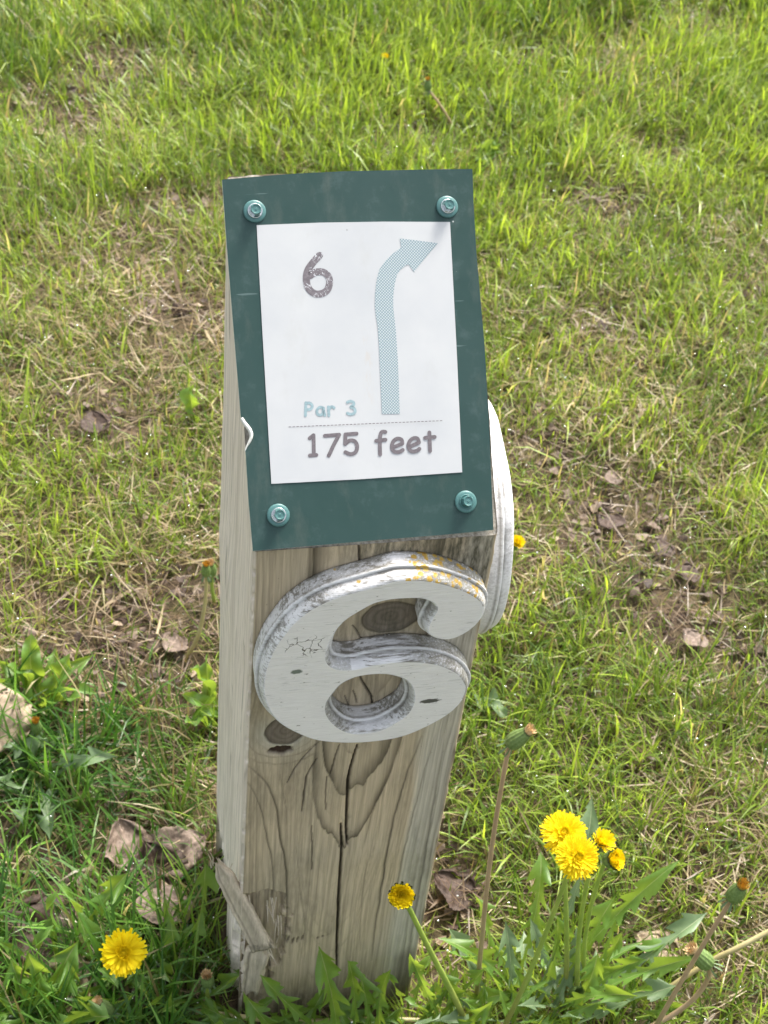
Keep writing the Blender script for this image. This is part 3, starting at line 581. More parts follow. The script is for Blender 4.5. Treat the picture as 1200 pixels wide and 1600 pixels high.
dirtF = np.maximum(dirtF, 0.30 * smooth01(fbm(x / 18, z / 60, 55, 4), 0.5, 0.72))
dirtF = np.maximum(dirtF, 0.7 * smooth01(60 - z, 0, 60))
halo = np.where(onF, halo + 0.75 * smooth01(x + (fbm(x / 12, z / 90, 57, 2) - 0.5) * 24, 108, 128), 0)
brown = smooth01(x, 118, 127) * smooth01(80 - z - (130 - x) * 0.4, 0, 22)
# relief of the front face in mm: early wood eroded, late wood proud
relF = -(1 - ringF) * 0.35 - depth - hole * 2.2 - 0.5 * knot + (fbm(x / 30, z / 90, 59, 2) - 0.5) * 0.8 - np.abs(edge) * 0
for (kx, kz, rx, rz) in (k1, k2):
    rr = np.hypot((x - kx) / rx, (z - kz) / rz)
    relF = relF - 1.0 * np.exp(-((rr - 1.0) / 0.04) ** 2) * (kx < 60)
relF = np.minimum(relF, -0.05)
# torn recess at the lower left corner, beside the splinter
reg = smooth01(36 - x - np.maximum(z - 150, 0) * 0.35 - np.maximum(100 - z, 0) * 0.2 + (fbm(x / 8, z / 11, 63, 3) - 0.5) * 13, 0, 3.0) * smooth01(176 - z + (fbm(x / 5, z / 5, 64, 2) - .5) * 8, 0, 4)
relF = relF - reg * (4.0 + 1.5 * fbm(x / 4, z / 25, 65, 2))
ringF = np.where(reg > 0.3, np.clip((fbm(x / 1.6, z / 60, 66, 3) - 0.4) * 2.5, 0, 0.8), ringF)
# --- other faces: close straight grain with one cathedral
u_ = np.where(fc == 1, y, np.where(fc == 2, x, D * 1000 - y))
wy = u_ + (fbm(u_ / 20 + fc * 7, z / 150, 71, 3) - 0.5) * 14 + (fbm(u_ / 3, z / 40, 72, 2) - .5) * .8
G = np.sqrt((wy - 60) ** 2 + 30) - 0.09 * z
ringS = rings(np.mod(G, 21), [(2.0, 0.75), (8.0, 0.40), (13.5, 0.65)], 2.6, 1.2)
ringS = np.maximum(ringS, np.clip((fbm(u_ / 5, z / 220, 73, 3) - 0.46) * 2.4, 0, 0.6))
crS = np.zeros(x.shape); dpS = np.zeros(x.shape)
for (yy, z0, z1, w_) in ((128, 560, 640, 1.2), (22, 330, 420, 1.4), (30, 250, 300, 0.6), (70, 100, 330, 0.7), (100, 380, 520, 0.6)):
    d = np.abs(y - yy - (fbm(z / 30, z * 0 + yy, 74, 3) - 0.5) * 5)
    t = np.clip((z - z0) / (z1 - z0), 0, 1); ww = w_ * np.sin(t * math.pi) ** 0.5 + 1e-3
    c_ = (1 - smooth01(d, ww * 0.6, ww * 1.2 + 0.4)) * (t > 0) * (t < 1)
    crS = np.maximum(crS, c_); dpS = np.maximum(dpS, c_ * 2)
relS = -(1 - ringS) * 0.4 - dpS + (fbm(u_ / 30, z / 60, 75, 3) - 0.5) * 1.4
bulge = 3.0 * np.exp(-((z - 395) / 45) ** 2) * np.exp(-((y - 115) / 40) ** 2) * (fc == 3)
relS = relS + bulge - 5 * smooth01(90 - z - np.abs(y - 90) * 0.3 + (fbm(y / 9, z / 14, 76, 2) - 0.5) * 30, 0, 18) * (fc == 3) * smooth01(y, 60, 110)
relS = relS - (fc == 3) * smooth01(30 - y + (fbm(y / 6, z / 14, 78, 3) - 0.5) * 18 - np.maximum(z - 120, 0) * 0.4, 0, 4) * smooth01(165 - z, 0, 8) * 5
corner_w = (fc == 4)
rel = np.where(onF, relF, np.where(corner_w, -0.3 + (fbm(x / 3 + y / 3, z / 8, 79, 3) - 0.5) * 1.3, relS))
cl = corner_w & (px < 0.07) & (py < 0.07)
rel = np.where(cl, rel - 5.0 * smooth01(170 - z + (fbm(z * 0, z / 6, 80, 2) - 0.5) * 10, 0, 6) - 1.2 * smooth01(fbm(z * 0 + 3, z / 7, 81, 3), 0.55, 0.68), rel)
PX = px + nx * rel / 1000; PY = py + ny * rel / 1000
fad = smooth01(z, -50, 0)
ring = np.where(onF, ringF, ringS)
wd = np.stack([np.clip(ring, 0, 1), np.where(onF, knot, 0), np.clip(np.where(onF, crack, crS), 0, 1), np.where(onF, dirtF, np.where(fc == 1, 0.5, 0.06))], -1)
bleach = np.where(fc == 3, 1.0, np.where(cl, 0.8, 0.0)); bleach = np.where(fc == 1, 0.5, bleach)
dirtF = dirtF
wd2 = np.stack([bleach, np.where(onF, np.maximum(hole, np.maximum(brown * 0.55, reg * 0.12)), 0), np.clip(halo, 0, 1), np.zeros(x.shape)], -1)
Vp = np.stack([PX, PY, pz], -1).reshape(-1, 3)
Fp = grid_faces(NR, NC, wrap=True)
# rough sawn slanted top sheet that closes the tube
TR, TC = 70, 60
sx_, sy_ = np.meshgrid(np.linspace(0, 1, TC), np.linspace(0, 1, TR))
tx = 0.0006 + sx_ * (W - 0.0012); ty = 0.0006 + sy_ * (D - 0.0012)
tzv = H + L * ty / D + (fbm(tx * 140, ty * 140, 91, 3) - 0.5) * 0.0016 - 0.0012 + 0.0035 * smooth01(ty, D - 0.010, D - 0.002) * (fbm(tx * 90, ty * 10, 93, 3) - 0.25)
Vt = np.stack([tx, ty, tzv], -1).reshape(-1, 3)
Ft = grid_faces(TR, TC) + len(Vp)
Vall = np.vstack([Vp, Vt]); Fall = np.vstack([Fp[:, ::1], Ft])
topc = np.zeros((len(Vt), 4)); topc2 = np.zeros((len(Vt), 4)); topc2[:, 3] = 0.85
post = empty('wooden_post')
tag(post, 'weathered grey square wooden post with slanted top, cracked and splintered at its base', 'wooden post')
pm = mesh_np('timber', Vall, Fall, cols={'wd': np.vstack([wd.reshape(-1, 4), topc]), 'wd2': np.vstack([wd2.reshape(-1, 4), topc2])}, mats=[M['wood']])
obj('timber', pm, post)

def splinter(name, P0, P1, w0, w1, th, seed, nrm=(-0.7, -0.7, 0.15), label=None):
    """torn sliver of timber with grooves and ragged ends"""
    P0 = np.array(P0); P1 = np.array(P1); T = P1 - P0; ln = np.linalg.norm(T); T = T / ln
    n_ = np.array(nrm, float); n_ -= T * (n_ @ T); n_ /= np.linalg.norm(n_); s_ = np.cross(T, n_)
    nr, nc = 60, 30; V = []; C1 = []
    for i in range(nr):
        t = i / (nr - 1)
        wdt = (w0 + (w1 - w0) * t) * (0.85 + 0.3 * fbm(t * 9, seed, seed, 3)) * min(1, 0.25 + t * 6)
        for j in range(nc):
            a = 2 * math.pi * j / nc
            cx_, cy_ = math.cos(a), math.sin(a)
            ex = np.sign(cx_) * abs(cx_) ** 0.5; ey = np.sign(cy_) * abs(cy_) ** 0.6
            gz = (float(fbm(ex * 5 + 3, t * 2, seed + 5, 3)) - 0.5)
            gv_ = (math.exp(-((ex + 0.12) / 0.16) ** 2) * 0.75 + math.exp(-((ex - 0.55) / 0.10) ** 2) * 0.35) if ey > 0 else 0
            thk = th * (0.6 + 0.4 * min(1, t * 5))
            rag = (float(fbm(ex * 6, ey * 4, seed + 8, 3)) - 0.5) * 0.014 * (math.exp(-t * 18) + math.exp(-(1 - t) * 18))
            V.append(P0 + T * (t * ln + rag) + s_ * ex * wdt / 2 + n_ * (ey * thk / 2 * (1 - gv_) + gz * thk * 0.5))
            C1.append((min(1, gv_ * 1.6 + max(0, gz) * 1.2), 0, 0, 0.25 if t < 0.92 else 0.7))
    V = np.array(V); F_ = grid_faces(nr, nc, wrap=True)
    me = mesh_np(name, V, F_, cols={'wd': np.array(C1), 'wd2': np.tile([0.25, 0, 0.1, 0], (len(V), 1))}, mats=[M['wood']])
    bm = bmesh.new(); bm.from_mesh(me); bm.verts.ensure_lookup_table()
    bm.faces.new([bm.verts[i] for i in range(nc)]); bm.faces.new([bm.verts[(nr - 1) * nc + i] for i in range(nc)])
    bmesh.ops.recalc_face_normals(bm, faces=bm.faces); bm.to_mesh(me); bm.free()
    o = obj(name, me, post)
    if label: o['label'] = label
    return o
splinter('splinter', (-0.0145, 0.010, 0.202), (0.0165, -0.0095, 0.117), 0.013, 0.018, 0.007, 3, nrm=(-0.35, -0.75, 0.5), label='grey splinter torn loose across the corner')
splinter('splinter', (0.0145, -0.0045, 0.111), (0.010, -0.003, 0.045), 0.018, 0.014, 0.008, 11, nrm=(-0.35, -0.9, 0.1), label='short broken stub of wood under the long splinter')

def fibres():
    rg = random.Random(5); V = []; F = []; C1 = []
    spots = [((0.0165, -0.008, 0.116), (0.4, -0.3, -0.9)), ((-0.0145, 0.008, 0.203), (-0.2, -0.1, 0.95)), ((0.012, -0.004, 0.112), (-0.1, -0.3, 0.9)), ((0.022, -0.001, 0.165), (0.1, -0.15, -1)),
             ((0.030, -0.001, 0.14), (0.1, -0.15, -1)), ((0.002, -0.001, 0.17), (-0.1, -0.2, -1)), ((0.026, -0.001, 0.10), (0.0, -0.2, 1)), ((-0.001, 0.03, 0.16), (-0.2, 0, -1))]
    for (p, d) in spots:
        for i in range(6):
            a = np.array(p) + np.array([rg.uniform(-.005, .005), rg.uniform(-.002, .002), rg.uniform(-.006, .006)])
            dv = np.array(d) + np.array([rg.uniform(-.25, .25), rg.uniform(-.2, .1), rg.uniform(-.2, .2)]); dv /= np.linalg.norm(dv)
            ln = rg.uniform(0.006, 0.022); w_ = rg.uniform(0.00025, 0.0007); s_ = np.cross(dv, [0, -1, 0.3]); s_ /= np.linalg.norm(s_); n_ = np.cross(s_, dv); b = len(V)
            for k_, (t, ww) in enumerate(((0, 1), (0.5, 0.8), (1, 0.15))):
                bend = np.array([0, -1, 0]) * 0.15 * ln * t * t
                for q, r_ in ((-1, 0), (0, 0.7), (1, 0), (0, -0.7)): V.append(a + dv * ln * t + bend + s_ * q * w_ * ww + n_ * r_ * w_ * ww); C1.append((rg.random() * 0.4, 0, 0, 0.2))
            for k_ in range(2):
                for q in range(4): F.append((b + k_ * 4 + q, b + k_ * 4 + (q + 1) % 4, b + k_ * 4 + 4 + (q + 1) % 4, b + k_ * 4 + 4 + q))
    o = obj('torn_fibres', mesh_np('torn_fibres', np.array(V), np.array(F), cols={'wd': np.array(C1), 'wd2': np.tile([0.4, 0, 0.1, 0], (len(V), 1))}, mats=[M['wood']]), post)
    o['kind'] = 'stuff'
fibres()

# ---------------------------------------------------------------- big wooden numerals
def even(P, n, passes=3):
    """resample a closed loop to n even points and relax it a little"""
    Q = np.vstack([P, P[:1]]); s = np.r_[0, np.cumsum(np.linalg.norm(np.diff(Q, axis=0), axis=1))]
    t = np.linspace(0, s[-1], n, endpoint=False)
    R = np.stack([np.interp(t, s, Q[:, 0]), np.interp(t, s, Q[:, 1])], -1)
    for _ in range(passes): R = 0.5 * R + 0.25 * (np.roll(R, 1, 0) + np.roll(R, -1, 0))
    return R

def numeral_mesh():
    T = 19.0
    #           outset, depth y (mm, negative = towards the viewer), rim flag
    prof = [(0, -T, 0), (0.0, -T, 1), (0.4, -T + 0.12, 1), (1.1, -T + 0.6, 1), (1.8, -T + 1.5, 1), (2.4, -T + 2.8, 1), (2.9, -T + 4.4, 1),
            (3.2, -T + 6.2, 1), (3.3, -T + 7.3, 1), (4.9, -T + 7.2, 1), (5.4, -T + 7.6, 1), (5.5, -T + 8.6, 1), (5.0, -T + 9.4, 1),
            (5.0, -11 + 3, 1), (5.0, -5.0, 1), (5.0, -2.0, 1), (5.0, -0.25, 1)]
    V = []; F = []; RM = []; GM = []
    loops = []
    for pts, sgn, n in ((DIG, 1, 900), (HOLE, 1, 260)):
        P = even(catmull(pts), n, 8)
        area = 0.5 * np.sum(P[:, 0] * np.roll(P[:, 1], -1) - np.roll(P[:, 0], -1) * P[:, 1])
        if (area < 0): P = P[::-1]                      # counter-clockwise seen from the front
        Tn = np.roll(P, -1, 0) - np.roll(P, 1, 0); Tn /= np.linalg.norm(Tn, axis=1)[:, None]
        N = np.stack([Tn[:, 1], -Tn[:, 0]], -1)         # outward
        if pts is HOLE: N = -N
        for _ in range(14): N = 0.5 * N + 0.25 * (np.roll(N, 1, 0) + np.roll(N, -1, 0))
        N /= np.linalg.norm(N, axis=1)[:, None]
        base = len(V); s_ = np.linspace(0, 1, n)
        for k, (o, yy, rm) in enumerate(prof):
            Q = P + N * (o * 0.92)
            for i in range(n):
                jag = 0 if k < 2 else (float(_J[(i * 7 + k * 131) % 4096]) - 0.5) * 0.16
                V.append(((Q[i, 0] + N[i, 0] * jag) / 1000, yy / 1000, (Q[i, 1] + N[i, 1] * jag) / 1000))
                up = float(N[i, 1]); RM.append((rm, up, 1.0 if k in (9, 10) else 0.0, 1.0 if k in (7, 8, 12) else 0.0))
                xx, zz_ = Q[i]
                lid = 0.0
                if pts is DIG and zz_ > 486 and up > 0.0:
                    lid = float(smooth01(xx, 80, 94)) * 1.15 + 0.10 * float(smooth01(xx, 30, 40) * smooth01(80 - xx, 0, 20))
                gr_ = 0.0
                if pts is DIG and up > -0.3:
                    gr_ = float(smooth01(xx, 74, 96) * smooth01(zz_, 470, 492)) * 0.95
                    gr_ = max(gr_, float(smooth01(zz_, 474, 490) * smooth01(90 - xx, 0, 30)) * (0.35 if k < 9 else 0.6) * float(smooth01(xx, 16, 34)))
                    if 395 < zz_ < 448: gr_ = max(gr_, float(smooth01(xx, 82, 106)) * 0.85, 0.55 if (xx < 58 and xx > 36) else 0)
                if pts is HOLE: gr_ = 0.5 * float(smooth01(70 - xx, 0, 18)) + 0.25
                GM.append((gr_, lid, 0, 1))
        for k in range(len(prof) - 1):
            for i in range(n):
                a = base + k * n + i; b = base + k * n + (i + 1) % n
                F.append((a, b, b + n, a + n))
        loops.append((base, n, P))
    me = bpy.data.meshes.new('numeral')
    (b0, n0, P0), (b1, n1, P1) = loops
    polys = [[Vector((p[0], p[1], 0)) for p in P0], [Vector((p[0], p[1], 0)) for p in P1]]
    idx = list(range(b0, b0 + n0)) + list(range(b1, b1 + n1))
    tri = tessellate_polygon(polys)
    faces = [tuple(f) for f in F] + [tuple(idx[j] for j in t) for t in tri]
    lastk = (len(prof) - 1)
    idb = list(range(b0 + lastk * n0, b0 + lastk * n0 + n0)) + list(range(b1 + lastk * n1, b1 + lastk * n1 + n1))
    faces += [tuple(idb[j] for j in t) for t in tri]
    me.from_pydata(V, [], faces)
    for nm, c in (('rim', RM), ('grime', GM)):
        a = me.color_attributes.new(name=nm, type='FLOAT_COLOR', domain='POINT')
        a.data.foreach_set('color', np.array(c, dtype=np.float32).ravel())
    bm = bmesh.new(); bm.from_mesh(me); bmesh.ops.recalc_face_normals(bm, faces=bm.faces); bm.to_mesh(me); bm.free()
    nq = len(F)
    for p in me.polygons: p.use_smooth = p.index < nq
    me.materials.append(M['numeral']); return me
_J = RNG.random(4096); _J = 0.5 * _J + 0.25 * (np.roll(_J, 1) + np.roll(_J, -1))
nm = numeral_mesh()
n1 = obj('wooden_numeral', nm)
tag(n1, 'white wooden numeral 6 on the front of the post, orange lichen on its top', 'numeral', 'wooden numerals fixed to the post')
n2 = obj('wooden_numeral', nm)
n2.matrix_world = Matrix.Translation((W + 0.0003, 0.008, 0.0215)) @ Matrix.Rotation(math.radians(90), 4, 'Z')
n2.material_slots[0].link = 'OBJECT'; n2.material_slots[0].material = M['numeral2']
tag(n2, 'white wooden numeral seen edge-on, sticking out from the side of the post', 'numeral', 'wooden numerals fixed to the post')

# ---------------------------------------------------------------- sign
sign = empty('hole_sign', (0, 0, H))
sign.rotation_euler = (AL, 0, 0)              # local x across, local y up the slope, local z outward
tag(sign, 'green framed white sign with arrow, Par 3 and 175 feet, bolted to the slanted top', 'sign')
def flat(name, poly, z0, z1, mat, parent, bevel=0.0, side_mat=None):
    bm = bmesh.new(); m_ = 0.001
    n = len(poly)
    top = [bm.verts.new((a * m_, b * m_, z1)) for a, b in poly]; bot = [bm.verts.new((a * m_, b * m_, z0)) for a, b in poly]
    tri = tessellate_polygon([[Vector((a, b, 0)) for a, b in poly]])
    for t in tri:
        bm.faces.new([top[i] for i in t]); bm.faces.new([bot[i] for i in reversed(t)])
    sides = [bm.faces.new((top[i], top[(i + 1) % n], bot[(i + 1) % n], bot[i])) for i in range(n)]
    bmesh.ops.recalc_face_normals(bm, faces=bm.faces)
    me = bpy.data.meshes.new(name); 
    if side_mat is not None:
        for f in sides: f.material_index = 1
    bm.to_mesh(me); bm.free(); me.materials.append(mat)
    if side_mat is not None: me.materials.append(side_mat)
    return obj(name, me, parent)
plate = flat('back_plate', PLATE, 0.0012, 0.0032, M['plate'], sign, side_mat=M['core'])
pe = [(-0.6, 55.6), (0.6, 58.2), (2.4, 61.0), (3.5, 64.2), (2.6, 67.6), (0.4, 70.8), (-1.3, 74.0)]
pv, pf = tube([(a / 1000, b / 1000, 0.0030) for a, b in catmull(pe, closed=False, step=0.8)], [0.0002 + 0.0010 * math.sin(math.pi * i / 31) for i in range(len(catmull(pe, closed=False, step=0.8)))], 8)
obj('peeled_edge', mesh_np('peeled_edge', pv, pf, mats=[M['core']]), sign)['label'] = 'white broken edge of the plastic plate'
paper = flat('white_panel', INSERT, 0.0033, 0.0036, M['paper'], sign)
flat('arrow', ARROW, 0.0037, 0.00376, M['weave'], paper)

def strokes(name, lst, wdt, mat, parent, z0=0.00372):
    """round-ended pen strokes (mm) as thin raised ink"""
    V = []; F = []; zz = z0
    for pts in lst:
        P = catmull(pts, closed=False, step=0.5) if len(pts) > 3 else np.array([np.array(pts[0]) * (1 - t) + np.array(pts[1]) * t for t in np.linspace(0, 1, 8)] if len(pts) == 2 else catmull_sharp(pts))
        segs = [P]
        n = len(P); T = np.gradient(P, axis=0); T /= np.linalg.norm(T, axis=1)[:, None] + 1e-9
        N = np.stack([-T[:, 1], T[:, 0]], -1); r = wdt / 2; b = len(V)
        for i in range(n):
            V.append((*(P[i] + N[i] * r), zz)); V.append((*(P[i] - N[i] * r), zz))
        for i in range(n - 1): F.append((b + 2 * i, b + 2 * i + 1, b + 2 * i + 3, b + 2 * i + 2))
        for e, sg in ((0, -1), (n - 1, 1)):
            zz += 0.000004; c = len(V); V.append((*P[e], zz)); a0 = math.atan2(sg * T[e, 1], sg * T[e, 0]) - math.pi / 2
            for q in range(13):
                a = a0 + math.pi * q / 12; V.append((P[e][0] + r * math.cos(a), P[e][1] + r * math.sin(a), zz))
            for q in range(12): F.append((c, c + 1 + q, c + 2 + q))
        zz += 0.000004
    V = [(a * 0.001, b * 0.001, c) for a, b, c in V]
    me = bpy.data.meshes.new(name); me.from_pydata(V, [], F)
    bm = bmesh.new(); bm.from_mesh(me); bmesh.ops.recalc_face_normals(bm, faces=bm.faces)
    for f in bm.faces:
        if f.normal.z < 0: f.normal_flip()
    bm.to_mesh(me); bm.free()
    return obj(name, me, parent, mat)
def catmull_sharp(pts):
    out = []
    for a, b in zip(pts[:-1], pts[1:]):
        for t in np.linspace(0, 1, 8): out.append(np.array(a) * (1 - t) + np.array(b) * t)
    return np.array(out)
def split_sharp(pts):
    return [list(q) for q in zip(pts[:-1], pts[1:])]
strokes('digit_six', SIX, 3.95, M['ink_worn'], paper)
strokes('lettering', PAR + THREE, 1.60, M['blue'], paper)['label'] = 'pale blue words Par 3'
o75 = split_sharp(ONE75[0]) + [ONE75[1]] + split_sharp(ONE75[2]) + split_sharp(ONE75[3][:3]) + [ONE75[3][2:]]
o75 = split_sharp(ONE75[0]) + [ONE75[1]] + split_sharp(ONE75[2]) + [ONE75[3][:2], [ONE75[3][1], ONE75[3][2]], ONE75[3][2:]]
feet = FEET[:2] + [FEET[2][:2], FEET[2][1:], FEET[3][:2], FEET[3][1:]] + FEET[4:]
strokes('lettering', o75 + feet, 2.15, M['ink'], paper)['label'] = 'dark grey words 175 feet'
da, db = DASH
ds = []
nd = 41
for i in range(nd):
    t0 = (i + 0.1) / nd; t1 = (i + 0.62) / nd
    ds.append([[da[0] + (db[0] - da[0]) * t0, da[1] + (db[1] - da[1]) * t0], [da[0] + (db[0] - da[0]) * t1, da[1] + (db[1] - da[1]) * t1]])
strokes('dashed_line', ds, 0.38, M['ink'], paper)

def bolt(x, y, rot, worn, label):
    b = empty('hex_bolt'); b.parent = sign; b.location = (x / 1000, y / 1000, 0.0032); b.rotation_euler = (0.03 * rot, 0.04, rot)
    b['label'] = label
    def lathe(pr, seg=48):
        bm = bmesh.new(); rows = []
        for r, h in pr: rows.append([bm.verts.new((r * math.cos(2 * math.pi * i / seg) / 1000, r * math.sin(2 * math.pi * i / seg) / 1000, h / 1000)) for i in range(seg)])
        for a, c in zip(rows[:-1], rows[1:]):
            for i in range(seg): bm.faces.new((a[i], a[(i + 1) % seg], c[(i + 1) % seg], c[i]))
        bm.faces.new(rows[-1]); return bm
    bm_obj('washer', lathe([(6.3, 0.0), (6.4, 0.5), (6.2, 0.9), (5.9, 1.15), (5.2, 1.35), (4.4, 1.45), (3.6, 1.5)]), b, M['teal'], True)
    bm_obj('flange', lathe([(4.1, 1.4), (4.25, 1.8), (4.1, 2.2), (3.9, 2.3), (3.5, 2.0), (2.9, 1.9)]), b, M['chrome'] if worn else M['teal'], True)
    bm = bmesh.new(); rows = []
    for r, h, hexy in ((3.3, 1.8, 1), (3.3, 5.6, 1), (3.0, 5.95, 0.6), (2.7, 6.1, 0), (2.3, 6.05, 0), (2.0, 5.75, 0), (0.8, 5.7, 0), (0.6, 5.9, 0)):
        row = []
        for i in range(48):
            a = 2 * math.pi * i / 48; hx = math.cos(math.pi / 6) / math.cos((a % (math.pi / 3)) - math.pi / 6)
            rr = r * (hx * hexy + (1 - hexy)); row.append(bm.verts.new((rr * math.cos(a) / 1000, rr * math.sin(a) / 1000, h / 1000)))
        rows.append(row)
    for a, c in zip(rows[:-1], rows[1:]):
        for i in range(48): bm.faces.new((a[i], a[(i + 1) % 48], c[(i + 1) % 48], c[i]))
    bm.faces.new(rows[-1])
    h = bm_obj('hex_head', bm, b, M['teal'], False)
    h.data.materials.append(M['chrome'])
    if worn:
        for p in h.data.polygons:
            if abs(p.normal.z) < 0.3 and (p.index // 8) % 3 != 1: p.material_index = 1
    return b
for (bx_, by_), r_, w_, lb in zip(BOLTS, (0.3, 0.9, 0.1, 0.5), (1, 1, 1, 0), ('bolt at the top corner nearest the digit', 'bolt above the arrow head', 'bolt with a silver ring below the panel', 'plain teal bolt with no silver ring')):
    bolt(bx_, by_, r_, w_, lb)

# ---------------------------------------------------------------- dandelion leaves
CAM = Vector((-0.086, -0.588, 1.126))
def leaf_mesh(p0, p2, width, lobed, seed, lift=None, nl=None):
    rng = random.Random(seed)
    p0 = np.array(p0, float); p2 = np.array(p2, float); ln = np.linalg.norm(p2 - p0)
    mid = (p0 + p2) / 2 + np.array([rng.uniform(-.22, .22) * ln, rng.uniform(-.12, .12) * ln, ln * (lift if lift is not None else rng.uniform(0.10, 0.28))])
    n = 61; C_ = bez(p0, mid, p2, n); T = np.gradient(C_, axis=0); T /= np.linalg.norm(T, axis=1)[:, None]
    nl = nl or max(3, int(ln / (width * 0.001) * 1.35))
    bnd = []
    for sd_ in (0, 1):
        q_ = [-rng.random() / nl]
        while q_[-1] < 1: q_.append(q_[-1] + rng.uniform(0.6, 1.4) / nl)
        bnd.append((np.array(q_), [rng.uniform(0.55, 1.1) for _ in q_]))
    ph = rng.uniform(0, 1); roll0 = rng.uniform(-0.5, 0.5); roll1 = roll0 + rng.uniform(-1.1, 1.1)
    wav = rng.uniform(0, 6); NJ = 11; QS = (-1, -.72, -.42, -.14, -.05, 0, .05, .14, .42, .72, 1); V = []; A = []
    for i in range(n):
        t = i / (n - 1)
        side0 = np.cross(T[i], [0, 0, 1]); side0 /= (np.linalg.norm(side0) + 1e-9); up0 = np.cross(side0, T[i])
        rl = roll0 + (roll1 - roll0) * t
        s_ = side0 * math.cos(rl) + up0 * math.sin(rl); u_ = -side0 * math.sin(rl) + up0 * math.cos(rl)
        for j in range(NJ):
            q = QS[j]
            sg = 1 if q >= 0 else -1
            if lobed:
                env = (0.10 + 0.90 * smooth01(t, 0.05, 0.78)) * (1 - smooth01(t, 0.90, 1.0) ** 1.3 * 0.96)
                bq, am = bnd[0 if sg > 0 else 1]; bi = int(np.searchsorted(bq, t, side='right')) - 1
                bi = min(max(bi, 0), len(bq) - 2); f = (t - bq[bi]) / (bq[bi + 1] - bq[bi])
                tooth = am[bi] * ((1 - (f - 0.12) / 0.88) ** 1.1 if f > 0.12 else (f / 0.12)) + 0.10 * math.sin(f * 9) * (f > 0.3)
                if t > 0.80: w_ = env * max(0.22 + 0.78 * tooth * 0.75, (1.0 - (t - 0.80) / 0.20) * 0.95)
                else: w_ = env * (0.09 + 0.91 * tooth)
                back = -0.42 * w_ * width * 0.001 * abs(q) ** 1.5
            else:
                w_ = math.sin(min(1, t * 1.02) * math.pi) ** 0.7 * (0.9 + 0.1 * math.sin(t * 20)) + 0.04; back = 0
            hw = width * 0.0005 * max(w_, 0.03)
            wave = math.sin(t * 14 + wav + sg * 1.3) * 0.38 * hw * abs(q) * 2 + abs(q) * hw * 0.42
            V.append(C_[i] + s_ * q * hw + u_ * wave + T[i] * back)
            A.append((1.0 if j == (NJ - 1) // 2 else 0.0, 1.0 if j == (NJ - 1) // 2 and True else 0.0, 0, 1))
    A = np.array(A); A[:, 1] *= 0.75
    return mesh_np('leaf', np.array(V), grid_faces(n, NJ), cols={'lf': A})

def rosette(key, label, cat, name='dandelion_plant', mats=('leaf',)):
    Ls = ROSETTES[key]; b = np.mean([l[0] for l in Ls], axis=0)
    r = empty(name, (float(b[0]), float(b[1]), 0)); tag(r, label, cat, 'leafy weeds growing in the lawn')
    for i, (p0, p2, w_, kd) in enumerate(Ls):
        if key in 'AB': w_ *= 0.76
        gh = float(ground_h(p0[0], p0[1]))
        me = leaf_mesh(np.array([p0[0] - b[0], p0[1] - b[1], gh]), np.array(p2) - np.array([b[0], b[1], 0]), w_, kd, hash(key) % 7 * 0 + ord(key) * 31 + i)
        obj('leaf', me, r, M[mats[i % len(mats)]])
    return r
def extra(key, c, n, seed, rmax=0.12, hmax=0.09, w=26):
    rg = random.Random(seed)
    for i in range(n):
        a = 2 * math.pi * (i + rg.random() * 0.8) / n; ln = rg.uniform(0.5, 1) * rmax
        tx_, ty_ = c[0] + math.cos(a) * ln, c[1] + math.sin(a) * ln * 0.8; hz = rg.uniform(0.25, 1) * hmax
        if -0.015 < tx_ < W + 0.015 and -0.012 < ty_ < D: ty_ = -0.016
        ROSETTES[key].append(([c[0] + rg.uniform(-.01, .01), c[1] + rg.uniform(-.01, .01), 0], [tx_, ty_, hz], w * rg.uniform(0.7, 1.15), 1))
extra('A', (0.235, -0.045), 17, 1, 0.13, 0.10, 24); extra('A', (0.26, -0.03), 16, 33, 0.10, 0.08, 17); extra('A', (0.21, -0.05), 14, 21, 0.09, 0.06, 16); extra('A', (0.30, -0.05), 14, 22, 0.09, 0.05, 16); extra('B', (0.12, -0.05), 13, 2, 0.11, 0.06, 22); extra('B', (0.17, -0.05), 12, 23, 0.08, 0.05, 15); extra('B', (0.05, -0.05), 11, 24, 0.08, 0.06, 17); extra('B', (0.00, -0.035), 12, 25, 0.07, 0.06, 17); extra('B', (0.09, -0.035), 12, 26, 0.06, 0.075, 18); extra('B', (0.14, -0.035), 10, 27, 0.06, 0.07, 17); extra('C', (-0.145, 0.005), 15, 3, 0.09, 0.07, 22); extra('F', (-0.155, 0.24), 9, 31, 0.09, 0.06, 20); extra('D', (-0.12, 0.06), 8, 32, 0.09, 0.07, 20)
extra('E', (-0.04, 0.015), 8, 4, 0.07, 0.045, 22); extra('D', (-0.10, 0.03), 5, 5, 0.06, 0.03, 22); extra('J', (-0.145, 0.33), 7, 6, 0.07, 0.05, 18)
rosette('A', 'bushy lobed dandelion plant under the yellow flower pair', 'dandelion plant', mats=('leaf', 'leaf_pale', 'leaf', 'leaf_pale', 'leaf', 'leaf'))
rosette('B', 'low dandelion plant with toothed leaves spread across the foot of the post', 'dandelion plant')
rosette('C', 'dandelion plant in the corner beside the lone yellow flower', 'dandelion plant')
rosette('D', 'dandelion plant with one long leaf standing above the lone yellow flower', 'dandelion plant')
rosette('E', 'dandelion plant beside the splintered corner of the post, among dead leaves', 'dandelion plant')
rosette('F', 'small weed next to the large pale dead leaf at the frame edge', 'weed', mats=('leaf_pale',))
rosette('G', 'small bright round-leaved weed above the corner of the sign', 'weed', 'weed_seedling')
rosette('H', 'single pale broad leaf in the grass beside the numeral', 'weed', 'weed_seedling', mats=('leaf_pale',))
